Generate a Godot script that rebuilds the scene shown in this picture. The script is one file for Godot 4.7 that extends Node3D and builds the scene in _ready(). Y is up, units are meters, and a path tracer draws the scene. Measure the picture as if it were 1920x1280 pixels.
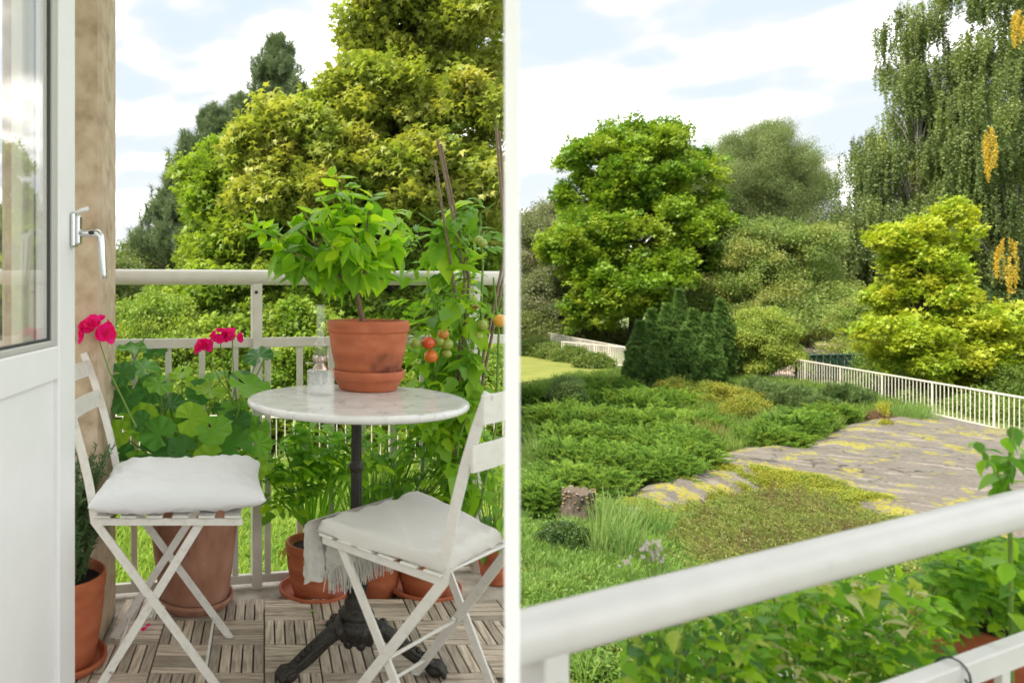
extends Node3D
# A balcony with a cafe table, and the garden seen beside it.
# Pixel helper: P(px, py, depth) turns a pixel of the 1920x1280 photograph into a point at a depth in metres.
const F := 1350.0
const CX := 495.0
const CY := 545.0
const EYE := 1.03
const GROUND := -3.05

var rng := RandomNumberGenerator.new()
var M := {}
var used := {}
var tex_cache := {}

# ------------------------------------------------------------------ mesh builder
class MB:
	var v := PackedVector3Array()
	var c := PackedColorArray()
	var uv := PackedVector2Array()
	var idx := PackedInt32Array()
	var col := Color(1, 1, 1)
	func vert(p: Vector3, t := Vector2.ZERO) -> int:
		v.append(p); c.append(col); uv.append(t)
		return v.size() - 1
	func tri(a: int, b: int, d: int) -> void:
		idx.append(a); idx.append(b); idx.append(d)
	func quad(a: int, b: int, d: int, e: int) -> void:
		tri(a, b, d); tri(a, d, e)
	func face(a: Vector3, b: Vector3, d: Vector3, e: Vector3) -> void:
		quad(vert(a), vert(b), vert(d), vert(e))
	func face3(a: Vector3, b: Vector3, d: Vector3) -> void:
		tri(vert(a), vert(b), vert(d))
	func mesh(with_color := false) -> ArrayMesh:
		var n := PackedVector3Array()
		n.resize(v.size())
		for i in range(0, idx.size(), 3):
			var a := v[idx[i]]
			var fn := (v[idx[i + 2]] - a).cross(v[idx[i + 1]] - a)
			n[idx[i]] += fn
			n[idx[i + 1]] += fn
			n[idx[i + 2]] += fn
		for i in n.size():
			n[i] = n[i].normalized() if n[i].length_squared() > 1e-20 else Vector3.UP
		var arr := []
		arr.resize(Mesh.ARRAY_MAX)
		arr[Mesh.ARRAY_VERTEX] = v
		arr[Mesh.ARRAY_NORMAL] = n
		arr[Mesh.ARRAY_TEX_UV] = uv
		if with_color:
			arr[Mesh.ARRAY_COLOR] = c
		arr[Mesh.ARRAY_INDEX] = idx
		var m := ArrayMesh.new()
		m.add_surface_from_arrays(Mesh.PRIMITIVE_TRIANGLES, arr)
		return m
	# box with chamfered edges, placed by a transform
	func box(size: Vector3, b := 0.002, t := Transform3D()) -> void:
		var h := size / 2
		b = minf(b, minf(h.x, minf(h.y, h.z)) * 0.9)
		for axis in 3:
			for s in [-1.0, 1.0]:
				var n := Vector3.ZERO
				n[axis] = s
				var u := Vector3.ZERO
				u[(axis + 1) % 3] = 1
				var w := Vector3.ZERO
				w[(axis + 2) % 3] = 1
				var hu: float = h[(axis + 1) % 3] - b
				var hw: float = h[(axis + 2) % 3] - b
				var o: Vector3 = n * h[axis]
				_oriented(t, [o - u * hu - w * hw, o + u * hu - w * hw, o + u * hu + w * hw, o - u * hu + w * hw], n)
		for axis in 3:
			var a1 := (axis + 1) % 3
			var a2 := (axis + 2) % 3
			for s in [-1.0, 1.0]:
				for r in [-1.0, 1.0]:
					var n := Vector3.ZERO
					n[a1] = s
					n[a2] = r
					var p := Vector3.ZERO
					p[a1] = s * h[a1]
					p[a2] = r * (h[a2] - b)
					var q := Vector3.ZERO
					q[a1] = s * (h[a1] - b)
					q[a2] = r * h[a2]
					var e := Vector3.ZERO
					e[axis] = h[axis] - b
					_oriented(t, [p - e, p + e, q + e, q - e], n)
		for sx in [-1.0, 1.0]:
			for sy in [-1.0, 1.0]:
				for sz in [-1.0, 1.0]:
					var a := Vector3(sx * h.x, sy * (h.y - b), sz * (h.z - b))
					var d := Vector3(sx * (h.x - b), sy * h.y, sz * (h.z - b))
					var e := Vector3(sx * (h.x - b), sy * (h.y - b), sz * h.z)
					_oriented(t, [a, d, e], Vector3(sx, sy, sz))
	func _oriented(t: Transform3D, pts: Array, n: Vector3) -> void:
		var fn: Vector3 = (pts[2] - pts[0]).cross(pts[1] - pts[0])
		if fn.dot(n) < 0:
			pts.reverse()
		if pts.size() == 4:
			face(t * pts[0], t * pts[1], t * pts[2], t * pts[3])
		else:
			face3(t * pts[0], t * pts[1], t * pts[2])
	# bar between two points: width along side, thickness across
	func bar(a: Vector3, b: Vector3, side: Vector3, w: float, th: float, bevel := 0.001) -> void:
		var y := (b - a).normalized()
		var x := (side - y * side.dot(y)).normalized()
		var z := x.cross(y)
		box(Vector3(w, (b - a).length(), th), bevel, Transform3D(Basis(x, y, z), (a + b) / 2))
	func tube(pts: Array, radii: Array, sides := 8, cap := true) -> void:
		var n := pts.size()
		var u := Vector3.ZERO
		var first := -1
		for k in n:
			var t: Vector3 = (pts[mini(k + 1, n - 1)] - pts[maxi(k - 1, 0)]).normalized()
			if u == Vector3.ZERO:
				u = t.cross(Vector3.RIGHT if absf(t.x) < 0.8 else Vector3.UP).normalized()
			u = (u - t * u.dot(t)).normalized()
			var w := u.cross(t)
			var r: float = radii[k] if radii.size() > 1 else radii[0]
			for i in sides:
				var a := TAU * i / sides
				var p := vert(pts[k] + (u * cos(a) + w * sin(a)) * r, Vector2(float(i) / sides, float(k)))
				if first < 0:
					first = p
		for k in n - 1:
			for i in sides:
				var a := first + k * sides + i
				var b := first + k * sides + (i + 1) % sides
				tri(a, b, a + sides)
				tri(b, b + sides, a + sides)
		if cap:
			for e in [0, n - 1]:
				var o := first + int(e) * sides
				for i in range(1, sides - 1):
					if e == 0:
						tri(o, o + i + 1, o + i)
					else:
						tri(o, o + i, o + i + 1)
	func lathe(profile: Array, segs := 40, at := Vector3.ZERO, ripple := 0.0, lobes := 0) -> void:
		var first := v.size()
		for j in profile.size():
			for i in segs:
				var a := TAU * i / segs
				var r: float = profile[j].x * (1.0 + (ripple * cos(a * lobes) if lobes > 0 else 0.0))
				vert(at + Vector3(cos(a) * r, profile[j].y, sin(a) * r), Vector2(float(i) / segs, float(j)))
		for j in profile.size() - 1:
			for i in segs:
				var a := first + j * segs + i
				var b := first + j * segs + (i + 1) % segs
				tri(a, b, a + segs)
				tri(b, b + segs, a + segs)
	# flat strip swept along points, rectangular section
	func strip(pts: Array, side: Vector3, w: float, th: float) -> void:
		var first := v.size()
		var n := pts.size()
		for k in n:
			var t: Vector3 = (pts[mini(k + 1, n - 1)] - pts[maxi(k - 1, 0)]).normalized()
			var x := (side - t * side.dot(t)).normalized()
			var z := x.cross(t)
			for q in [[-1, -1], [1, -1], [1, -1], [1, 1], [1, 1], [-1, 1], [-1, 1], [-1, -1]]:
				vert(pts[k] + x * (q[0] * w / 2) + z * (q[1] * th / 2))
		for k in n - 1:
			for s in 4:
				var a := first + k * 8 + s * 2
				quad(a, a + 1, a + 9, a + 8)
		for e in [0, n - 1]:
			var o := first + int(e) * 8
			if e == 0:
				face(v[o], v[o + 5], v[o + 3], v[o + 1])
			else:
				face(v[o], v[o + 1], v[o + 3], v[o + 5])
	func ball(at: Vector3, r: Vector3, rings := 8, segs := 12, t := Basis()) -> void:
		var first := v.size()
		for j in rings + 1:
			var la := -PI / 2 + PI * j / rings
			for i in segs:
				var a := TAU * i / segs
				vert(at + t * (Vector3(cos(a) * cos(la), sin(la), sin(a) * cos(la)) * r))
		for j in rings:
			for i in segs:
				var a := first + j * segs + i
				var b := first + j * segs + (i + 1) % segs
				tri(a, b, a + segs)
				tri(b, b + segs, a + segs)

# ------------------------------------------------------------------ scene helpers
func P(px: float, py: float, z: float) -> Vector3:
	return Vector3((px - CX) / F * z, EYE - (py - CY) / F * z, -z)

func on_ground(px: float, py: float) -> Vector3:
	var z := F * (EYE - GROUND) / (py - CY)
	return P(px, py, z)

func numbered(called: String) -> String:
	if not used.has(called):
		used[called] = 0
		return called
	used[called] += 1
	return "%s_%03d" % [called, used[called]]

func tag(o: Node, label: String, category: String, group := "", kind := "") -> void:
	if label != "": o.set_meta("label", label)
	if category != "": o.set_meta("category", category)
	if group != "": o.set_meta("group", group)
	if kind != "": o.set_meta("kind", kind)

func thing(called: String, label: String, category: String, at := Vector3.ZERO, group := "") -> Node3D:
	var o := Node3D.new()
	o.name = numbered(called)
	add_child(o)
	o.position = at
	tag(o, label, category, group)
	return o

func part(parent: Node, called: String, mesh: Mesh, m: Material, t := Transform3D()) -> MeshInstance3D:
	var o := MeshInstance3D.new()
	o.name = called
	o.mesh = mesh
	o.material_override = m
	o.transform = t
	o.cast_shadow = GeometryInstance3D.SHADOW_CASTING_SETTING_ON
	parent.add_child(o, true)
	return o

func single(called: String, mesh: Mesh, m: Material, label: String, category: String, group := "", kind := "") -> MeshInstance3D:
	var o := part(self, numbered(called), mesh, m)
	tag(o, label, category, group, kind)
	return o

func structure(called: String, mesh: Mesh, m: Material) -> MeshInstance3D:
	var o := part(self, numbered(called), mesh, m)
	o.set_meta("kind", "structure")
	return o

func many(parent: Node, called: String, mesh: Mesh, m: Material, xf: Array, cols: Array) -> MultiMeshInstance3D:
	var mm := MultiMesh.new()
	mm.transform_format = MultiMesh.TRANSFORM_3D
	mm.use_colors = true
	mm.mesh = mesh
	mm.instance_count = xf.size()
	var buf := PackedFloat32Array()
	buf.resize(xf.size() * 16)
	for i in xf.size():
		var t: Transform3D = xf[i]
		var c: Color = cols[i]
		var k := i * 16
		buf[k] = t.basis.x.x; buf[k + 1] = t.basis.y.x; buf[k + 2] = t.basis.z.x; buf[k + 3] = t.origin.x
		buf[k + 4] = t.basis.x.y; buf[k + 5] = t.basis.y.y; buf[k + 6] = t.basis.z.y; buf[k + 7] = t.origin.y
		buf[k + 8] = t.basis.x.z; buf[k + 9] = t.basis.y.z; buf[k + 10] = t.basis.z.z; buf[k + 11] = t.origin.z
		buf[k + 12] = c.r; buf[k + 13] = c.g; buf[k + 14] = c.b; buf[k + 15] = 1.0
	mm.buffer = buf
	var o := MultiMeshInstance3D.new()
	o.name = called
	o.multimesh = mm
	o.material_override = m
	parent.add_child(o, true)
	o.set_meta("kind", "stuff")
	return o

func rnd(a: float, b: float) -> float:
	return rng.randf_range(a, b)

func rdir() -> Vector3:
	var z := rnd(-1, 1)
	var a := rnd(0, TAU)
	var r := sqrt(1 - z * z)
	return Vector3(r * cos(a), z, r * sin(a))

# basis whose local +Z points along d, with y roughly up, rolled
func aim(d: Vector3, roll := 0.0) -> Basis:
	var z := d.normalized()
	var x := (Vector3.UP if absf(z.y) < 0.95 else Vector3.RIGHT).cross(z).normalized()
	var y := z.cross(x)
	return Basis(x, y, z) * Basis(Vector3(0, 0, 1), roll)

# ------------------------------------------------------------------ materials
func lin(r: float, g: float, b: float, a := 1.0) -> Color:
	var c := Color(r, g, b).linear_to_srgb()
	c.a = a
	return c

func noise_tex(key: String, freq: float, octaves: int, ramp: Array, kind := FastNoiseLite.TYPE_SIMPLEX_SMOOTH, size := 512, warp := 0.0, seed_ := 1) -> NoiseTexture2D:
	if tex_cache.has(key):
		return tex_cache[key]
	var n := FastNoiseLite.new()
	n.seed = seed_
	n.noise_type = kind
	n.frequency = freq
	n.fractal_octaves = octaves
	if warp > 0:
		n.domain_warp_enabled = true
		n.domain_warp_amplitude = warp
		n.domain_warp_frequency = freq * 1.7
	var t := NoiseTexture2D.new()
	t.width = size
	t.height = size
	t.seamless = true
	t.noise = n
	if ramp.size() > 0:
		var g := Gradient.new()
		var offs := PackedFloat32Array()
		var cols := PackedColorArray()
		for r in ramp:
			offs.append(r[0])
			cols.append(lin(r[1], r[2], r[3]))
		g.offsets = offs
		g.colors = cols
		t.color_ramp = g
	tex_cache[key] = t
	return t

func mat(color: Color, rough := 0.6, metal := 0.0) -> StandardMaterial3D:
	var m := StandardMaterial3D.new()
	m.albedo_color = color
	m.roughness = rough
	m.metallic = metal
	return m

func tmat(tex: Texture2D, scale: float, rough := 0.8, bump: Texture2D = null, bump_cm := 0.0, stretch := Vector3.ONE, world := false) -> StandardMaterial3D:
	var m := StandardMaterial3D.new()
	m.albedo_texture = tex
	m.roughness = rough
	m.uv1_triplanar = true
	m.uv1_world_triplanar = world
	m.uv1_scale = stretch * scale
	if bump:
		m.heightmap_enabled = true
		m.heightmap_texture = bump
		m.heightmap_scale = bump_cm
	return m

func leaf_mat(r: float, g: float, b: float, rough := 0.5, through := 0.55, vc := false) -> StandardMaterial3D:
	var m := mat(lin(r, g, b), rough)
	m.cull_mode = BaseMaterial3D.CULL_DISABLED
	m.backlight_enabled = true
	m.backlight = lin(through, through, through * 0.45) if vc else lin(minf(1, r * 2.0 * through), minf(1, g * 2.0 * through), b * 2.0 * through)
	m.vertex_color_use_as_albedo = vc
	m.metallic_specular = 0.3
	return m

func make_materials() -> void:
	M.foliage = leaf_mat(1, 1, 1, 0.45, 0.95, true)
	M.foliage.metallic_specular = 0.42
	M.needles = leaf_mat(1, 1, 1, 0.65, 0.6, true)
	M.grass = leaf_mat(1, 1, 1, 0.65, 0.8, true)
	M.white_steel = tmat(noise_tex("steel", 0.02, 4, [[0.0, .56, .53, .46], [0.5, .61, .58, .51], [1.0, .65, .62, .55]]), 1.3, 0.38)
	M.rail_white = tmat(noise_tex("railw", 0.012, 5, [[0.0, .42, .40, .37], [0.12, .52, .51, .49], [0.6, .56, .55, .53], [1.0, .58, .57, .56]]), 1.6, 0.33)
	M.chair_white = tmat(noise_tex("chairw", 0.03, 4, [[0.0, .58, .55, .50], [0.4, .68, .66, .61], [1.0, .72, .70, .66]]), 2.5, 0.42)
	M.paint_white = tmat(noise_tex("paintw", 0.01, 5, [[0.0, .80, .80, .80], [1.0, .83, .83, .83]]), 2.0, 0.4)
	M.post_white = mat(lin(.92, .92, .92), 0.6)
	M.trim_grey = mat(lin(.45, .45, .41), 0.5)
	M.cream = mat(lin(.62, .60, .46), 0.5)
	M.gasket = mat(lin(.02, .025, .022), 0.6)
	M.chrome = mat(lin(.62, .63, .62), 0.16, 1.0)
	M.dark_inlay = mat(lin(.015, .015, .015), 0.3)
	var glass := mat(Color(1, 1, 1, 0.04), 0.0)
	glass.transparency = BaseMaterial3D.TRANSPARENCY_ALPHA
	M.pane = glass
	var cg := mat(Color(1, 1, 1, 0.03), 0.02)
	cg.transparency = BaseMaterial3D.TRANSPARENCY_ALPHA
	M.thin_glass = cg
	var fg := mat(lin(.86, .88, .87, 0.22), 0.22)
	fg.transparency = BaseMaterial3D.TRANSPARENCY_ALPHA
	M.frost_glass = fg
	var bump := noise_tex("bumpfine", 0.05, 5, [])
	M.concrete = tmat(noise_tex("conc", 0.008, 6, [[0.0, .26, .19, .12], [0.3, .42, .32, .215], [0.6, .50, .395, .28], [1.0, .58, .49, .38]], FastNoiseLite.TYPE_SIMPLEX_SMOOTH, 1024, 30), 1.1, 0.85, bump, 0.25)
	M.slab = tmat(noise_tex("slab", 0.012, 6, [[0.0, .24, .20, .15], [0.5, .38, .34, .28], [1.0, .48, .44, .38]]), 1.5, 0.9, bump, 0.2)
	M.terracotta = tmat(noise_tex("terra", 0.008, 6, [[0.0, .27, .070, .030], [0.4, .38, .098, .036], [0.62, .41, .112, .043], [1.0, .46, .155, .075]], FastNoiseLite.TYPE_SIMPLEX_SMOOTH, 1024, 20), 1.6, 0.75, bump, 0.06, Vector3(1, 1.5, 1))
	M.stained_clay = M.terracotta.duplicate()
	M.stained_clay.vertex_color_use_as_albedo = true
	M.terracotta_pale = tmat(noise_tex("terrap", 0.008, 6, [[0.0, .20, .09, .055], [0.4, .33, .155, .095], [0.7, .38, .19, .125], [1.0, .44, .26, .19]], FastNoiseLite.TYPE_SIMPLEX_SMOOTH, 1024, 20), 1.8, 0.85, bump, 0.08, Vector3(1, 0.5, 1))
	M.soil = tmat(noise_tex("soil", 0.06, 5, [[0.0, .010, .007, .005], [1.0, .05, .035, .025]]), 6, 1.0, bump, 2.0)
	M.iron = tmat(noise_tex("iron", 0.03, 5, [[0.0, .018, .016, .013], [0.6, .035, .031, .025], [1.0, .075, .062, .045]]), 5, 0.55, bump, 0.15)
	M.iron.metallic = 0.35
	M.bamboo = tmat(noise_tex("bamboo", 0.02, 4, [[0.0, .12, .08, .05], [1.0, .33, .25, .17]]), 3, 0.8, null, 0.0, Vector3(6, 1, 6))
	M.bark = tmat(noise_tex("bark", 0.02, 5, [[0.0, .025, .020, .015], [0.5, .065, .052, .040], [1.0, .12, .10, .08]]), 1.0, 0.95, bump, 2.0, Vector3(2, .5, 2))
	M.birch_bark = tmat(noise_tex("birch", 0.02, 5, [[0.0, .05, .045, .04], [0.38, .12, .11, .10], [0.5, .42, .40, .36], [1.0, .55, .53, .48]]), 0.7, 0.9, null, 0, Vector3(.5, 2, .5))
	M.cushion = tmat(noise_tex("cush", 0.4, 3, [[0.0, .66, .66, .67], [1.0, .76, .76, .77]]), 8.0, 0.95, bump, 0.05)
	M.cushion.rim_enabled = true
	M.cushion.rim = 0.3
	M.blanket = tmat(noise_tex("blank", 0.25, 4, [[0.0, .56, .53, .48], [0.5, .68, .655, .61], [1.0, .76, .74, .70]]), 5.0, 1.0, noise_tex("blankb", 0.2, 3, []), 0.35)
	M.blanket.rim_enabled = true
	M.blanket.rim = 0.4
	M.petal = leaf_mat(.80, .012, .22, 0.5, 0.5)
	M.petal2 = leaf_mat(.70, .008, .14, 0.5, 0.5)
	M.stem = leaf_mat(.16, .26, .05, 0.55, 0.2)
	M.woody = tmat(noise_tex("woody", 0.03, 4, [[0.0, .09, .05, .03], [1.0, .26, .16, .10]]), 8, 0.9)
	var names := ["basil", "geranium", "tomato", "celery", "herb"]
	var tones := [[.22, .40, .015], [.065, .19, .02], [.18, .33, .018], [.19, .37, .02], [.14, .29, .02]]
	for k in 5:
		var set_ := []
		for q in [[0.5, 0.58, 0.9], [0.8, 0.85, 0.9], [1.12, 1.06, 1.0], [1.6, 1.3, 1.0]]:
			set_.append(leaf_mat(tones[k][0] * q[0], tones[k][1] * q[1], tones[k][2] * q[2], 0.42, 0.95))
		M[names[k]] = set_
	M.geranium = [leaf_mat(.045, .13, .025, .4, .9), leaf_mat(.08, .21, .028, .4, .95), leaf_mat(.14, .30, .03, .4, .95), leaf_mat(.24, .40, .03, .4, .95)]
	M.marble = tmat(marble_texture(), 1.0, 0.16)
	M.marble.uv1_scale = Vector3(1.55, 1.55, 1.55)
	M.wood = []
	for k in 5:
		var b: float = [1.0, 1.2, 1.4, 1.58, 1.75][k]
		var w := tmat(noise_tex("wood%d" % k, 0.02, 5, [[0.0, .17 * b, .13 * b, .095 * b], [0.45, .31 * b, .255 * b, .20 * b], [1.0, .40 * b, .345 * b, .28 * b]], FastNoiseLite.TYPE_SIMPLEX_SMOOTH, 256, 0, k + 3), 6, 0.75, null, 0, Vector3(.35, 3, 3))
		M.wood.append(w)

func marble_texture() -> ImageTexture:
	var s := 512
	var im := Image.create(s, s, false, Image.FORMAT_RGB8)
	var n := FastNoiseLite.new()
	n.seed = 9; n.frequency = 0.006; n.fractal_octaves = 5
	var n2 := FastNoiseLite.new()
	n2.seed = 4; n2.frequency = 0.012; n2.fractal_octaves = 4
	for y in s:
		for x in s:
			var a := n.get_noise_2d(x, y)
			var vein := absf(sin((x * 0.35 + y * 0.95) * 0.020 + a * 5.0))
			var k := pow(1.0 - vein, 11.0) * clampf(0.5 + n2.get_noise_2d(x + 90, y) * 1.8, 0, 1)
			var cloud := 0.5 + 0.5 * n2.get_noise_2d(x, y)
			var base := Color(.72, .71, .69).lerp(Color(.50, .475, .455), cloud * cloud)
			base = base.lerp(Color(.17, .17, .20), k * 0.85)
			im.set_pixel(x, y, lin(base.r, base.g, base.b))
	return ImageTexture.create_from_image(im)

# ------------------------------------------------------------------ sky
func sky_texture() -> ImageTexture:
	var w := 1536
	var h := 768
	var im := Image.create(w, h, false, Image.FORMAT_RGBF)
	var n := FastNoiseLite.new()
	n.seed = 21; n.frequency = 0.55; n.fractal_octaves = 5; n.fractal_gain = 0.52
	var big := FastNoiseLite.new()
	big.seed = 5; big.frequency = 0.22; big.fractal_octaves = 3
	for y in h:
		var el := PI / 2 - PI * (y + 0.5) / h
		for x in w:
			var az := TAU * (x + 0.5) / w
			if el <= 0.0:
				im.set_pixel(x, y, Color(.22, .24, .18))
				continue
			var s := sin(el) + 0.12
			var p := Vector2(cos(az), sin(az)) * cos(el) / s
			var d := n.get_noise_2d(p.x * 2.6, p.y * 2.6) * 0.85 + big.get_noise_2d(p.x * 2.2 + 30, p.y * 2.2) * 0.55
			var cover := smoothstep(-0.38, 0.04, d)
			var haze := pow(1.0 - clampf(sin(el), 0, 1), 6.0)
			var blue := Color(.265, .31, .345).lerp(Color(.345, .36, .375), haze)
			var white := Color(.335, .345, .36).lerp(Color(1.3, 1.29, 1.27), smoothstep(-0.18, 0.45, d))
			im.set_pixel(x, y, blue.lerp(white, clampf(cover + haze * 0.5, 0, 1)))
	return ImageTexture.create_from_image(im)

func set_view() -> void:
	var cam := Camera3D.new()
	cam.name = "camera"
	add_child(cam)
	cam.position = Vector3(0, EYE, 0)
	var at := CameraAttributesPhysical.new()
	at.frustum_near = 0.05
	at.frustum_far = 1500.0
	at.frustum_focal_length = 35.0
	at.frustum_focus_distance = 3.2
	at.exposure_aperture = 6.0
	cam.attributes = at
	cam.projection = Camera3D.PROJECTION_FRUSTUM
	cam.near = 0.05
	cam.far = 1500.0
	cam.keep_aspect = Camera3D.KEEP_HEIGHT
	cam.size = 0.05 * 1280.0 / F
	cam.frustum_offset = Vector2(0.05 * (960.0 - CX) / F, -0.05 * (640.0 - CY) / F)
	cam.current = true
	var we := WorldEnvironment.new()
	we.name = "world_environment"
	var e := Environment.new()
	e.background_mode = Environment.BG_SKY
	var sky := Sky.new()
	var sm := PanoramaSkyMaterial.new()
	sm.panorama = sky_texture()
	sky.sky_material = sm
	e.sky = sky
	e.background_energy_multiplier = 1.0
	e.tonemap_mode = Environment.TONE_MAPPER_LINEAR
	e.tonemap_exposure = 2.9
	e.sdfgi_enabled = true
	e.ssao_enabled = true
	e.ssil_enabled = true
	we.environment = e
	add_child(we)
	var sun := DirectionalLight3D.new()
	sun.name = "sun"
	sun.light_energy = 1.1
	sun.light_angular_distance = 5.0
	sun.light_color = Color(1.0, 0.95, 0.86)
	sun.shadow_enabled = true
	sun.rotation_degrees = Vector3(-52, -62, 0)   # high, from the left and a little behind
	add_child(sun)

# ------------------------------------------------------------------ balcony
func rail_z(x: float) -> float:
	return 2.59 + 0.19 * x

func rail_point(x: float, y: float, out := 0.0) -> Vector3:
	return Vector3(x, y, -rail_z(x) - out)

func slab_sheet(pts: Array, top: float, bottom: float) -> MB:
	# prism over a plan polygon given counterclockwise seen from above
	var b := MB.new()
	var n := pts.size()
	var poly := PackedVector2Array()
	for p in pts:
		poly.append(p)
	var tris := Geometry2D.triangulate_polygon(poly)
	for y in [top, bottom]:
		for i in range(0, tris.size(), 3):
			var q := []
			for k in 3:
				q.append(Vector3(poly[tris[i + k]].x, y, poly[tris[i + k]].y))
			b._oriented(Transform3D(), q, Vector3.UP if y == top else Vector3.DOWN)
	var c := Vector2.ZERO
	for p in pts:
		c += p / n
	for i in n:
		var p: Vector2 = pts[i]
		var q: Vector2 = pts[(i + 1) % n]
		var out := Vector3(p.x + q.x - 2 * c.x, 0, p.y + q.y - 2 * c.y)
		var nn := Vector3(q.y - p.y, 0, p.x - q.x)
		if nn.dot(out) < 0:
			nn = -nn
		b._oriented(Transform3D(), [Vector3(p.x, bottom, p.y), Vector3(q.x, bottom, q.y), Vector3(q.x, top, q.y), Vector3(p.x, top, p.y)], nn)
	return b

func build_balcony_structure() -> void:
	# slab under the left half; its outer edge follows the railing
	var edge := 0.06
	var s := slab_sheet([Vector2(-3.2, -rail_z(-3.2) - edge), Vector2(0.972, -rail_z(0.972) - edge), Vector2(0.25, -0.75), Vector2(0.2, 0.8), Vector2(-3.2, 0.8)], -0.032, -0.25)
	structure("balcony_floor", s.mesh(), M.slab)
	# wooden click tiles: every slat its own piece, set on a dark plastic grid
	var deck := Node3D.new()
	deck.name = "deck_tiles"
	add_child(deck)
	deck.set_meta("kind", "structure")
	var grid := MB.new()
	var sq := 0.155
	var slat_meshes := []
	for k in 3:
		var b := MB.new()
		b.box(Vector3(sq - 0.0035, 0.016, sq / 5.0 - 0.0042), 0.0018)
		slat_meshes.append(b.mesh())
	var rest := MB.new()
	for r in range(0, 14):
		for cidx in range(-9, 7):
			var z := -2.41 + sq * (r + 0.5)
			var x := (cidx + 0.5) * sq
			if cidx < -3 and x - sq / 2 < -0.485 and z < -1.95:
				if x + sq / 2 > -0.80:
					continue
			if x + sq / 2 < (-z - sq * 0.5) * 0.349:
				grid.box(Vector3(sq - 0.004, 0.012, sq - 0.004), 0.001, Transform3D(Basis(), Vector3(x, -0.025, z)))
			var across: bool = posmod(r + cidx, 2) == 0
			for k in 5:
				var o := (k - 2) * sq / 5.0
				var wob := rnd(-0.0008, 0.0008)
				var t: Transform3D
				if across:
					t = Transform3D(Basis(Vector3.UP, rnd(-.004, .004)), Vector3(x, -0.0085 + wob, z + o))
				else:
					t = Transform3D(Basis(Vector3.UP, PI / 2 + rnd(-.004, .004)), Vector3(x + o, -0.0085 + wob, z))
				# slats at the flat bar post are sawn off short
				var zn := -z - (o + sq / 10.0 if across else sq / 2)
				var x0 := x - sq / 2 if across else x + o - sq / 10.0
				var x1 := x + sq / 2 if across else x + o + sq / 10.0
				if x1 > zn * .350:
					var cut := zn * .350
					if cut - x0 < .012: continue
					var cb := MB.new()
					var zl := sq / 5.0 - 0.0042 if across else sq - .0035
					cb.box(Vector3(cut - x0 - .002, 0.016, zl), 0.0018, Transform3D(Basis(), Vector3((x0 + cut) / 2, t.origin.y, t.origin.z)))
					part(deck, "slat", cb.mesh(), M.wood[rng.randi() % 5])
				elif r < 5 and cidx >= -5:
					part(deck, "slat", slat_meshes[rng.randi() % 3], M.wood[rng.randi() % 5], t)
				else:
					rest.box(Vector3(sq - 0.0035, 0.016, sq / 5.0 - 0.0042), 0.0018, t)
	part(deck, "tile_base", grid.mesh(), M.gasket)
	var ro := part(deck, "far_slats", rest.mesh(), M.wood[2])
	ro.set_meta("kind", "stuff")
	# the house round the balcony: ceiling slab and walls that shade it
	var h := MB.new()
	h = slab_sheet([Vector2(-3.2, -rail_z(-3.2) - .1), Vector2(0.95, -rail_z(0.95) - .1), Vector2(0.27, -0.75), Vector2(1.6, -1.15), Vector2(1.6, 1.6), Vector2(-3.2, 1.6)], 3.15, 2.87)
	structure("balcony_ceiling", h.mesh(), M.paint_white)
	# concrete pillar
	var b := MB.new()
	b.box(Vector3(0.30, 2.9, 0.215), 0.012, Transform3D(Basis(), Vector3(-0.635, 1.418, -2.25)))
	single("concrete_pillar", b.mesh(), M.concrete, "raw tan concrete pillar standing between the open door and the railing", "pillar")

func build_railing() -> void:
	var t := thing("balcony_railing", "cream white tubular balcony railing with flat balusters behind the cafe table", "railing")
	var b := MB.new()
	b.tube([rail_point(-3.0, 1.078), rail_point(0.93, 1.078)], [0.027], 20)
	part(t, "handrail", b.mesh(), M.white_steel)
	b = MB.new()
	b.bar(rail_point(-3.0, 0.845), rail_point(0.93, 0.845), Vector3.UP, 0.034, 0.022, 0.002)
	part(t, "middle_rail", b.mesh(), M.white_steel)
	b = MB.new()
	b.bar(rail_point(-3.0, 0.0), rail_point(0.93, 0.0), Vector3.UP, 0.03, 0.02, 0.002)
	part(t, "bottom_rail", b.mesh(), M.white_steel)
	var along := Vector3(1, 0, -0.19).normalized()
	var post := MB.new()
	post.box(Vector3(0.034, 1.31, 0.05), 0.002, Transform3D(Basis(along, Vector3.UP, along.cross(Vector3.UP)), Vector3.ZERO))
	var pm := post.mesh()
	var screw := MB.new()
	screw.ball(Vector3.ZERO, Vector3(0.006, 0.006, 0.003), 6, 10)
	var sm := screw.mesh()
	for x in [-1.72, -0.86, -0.028, 0.80]:
		var o := part(t, "post", pm, M.white_steel, Transform3D(Basis(), rail_point(x, 0.40, -0.004)))
		part(o, "screw", sm, M.iron, Transform3D(Basis(), Vector3(0, 0.625, 0.028)))
	var bal := MB.new()
	bal.box(Vector3(0.022, 0.83, 0.012), 0.0015, Transform3D(Basis(along, Vector3.UP, along.cross(Vector3.UP)), Vector3.ZERO))
	var bm := bal.mesh()
	var x := -2.9
	var k := 0
	while x < 0.9:
		if absf(x + 1.72) > .06 and absf(x + 0.86) > .06 and absf(x + 0.028) > .03 and absf(x - 0.80) > .05:
			part(t, "baluster", bm, M.white_steel, Transform3D(Basis(), rail_point(x, 0.42, 0.002)))
		x += 0.1165
		k += 1

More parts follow.
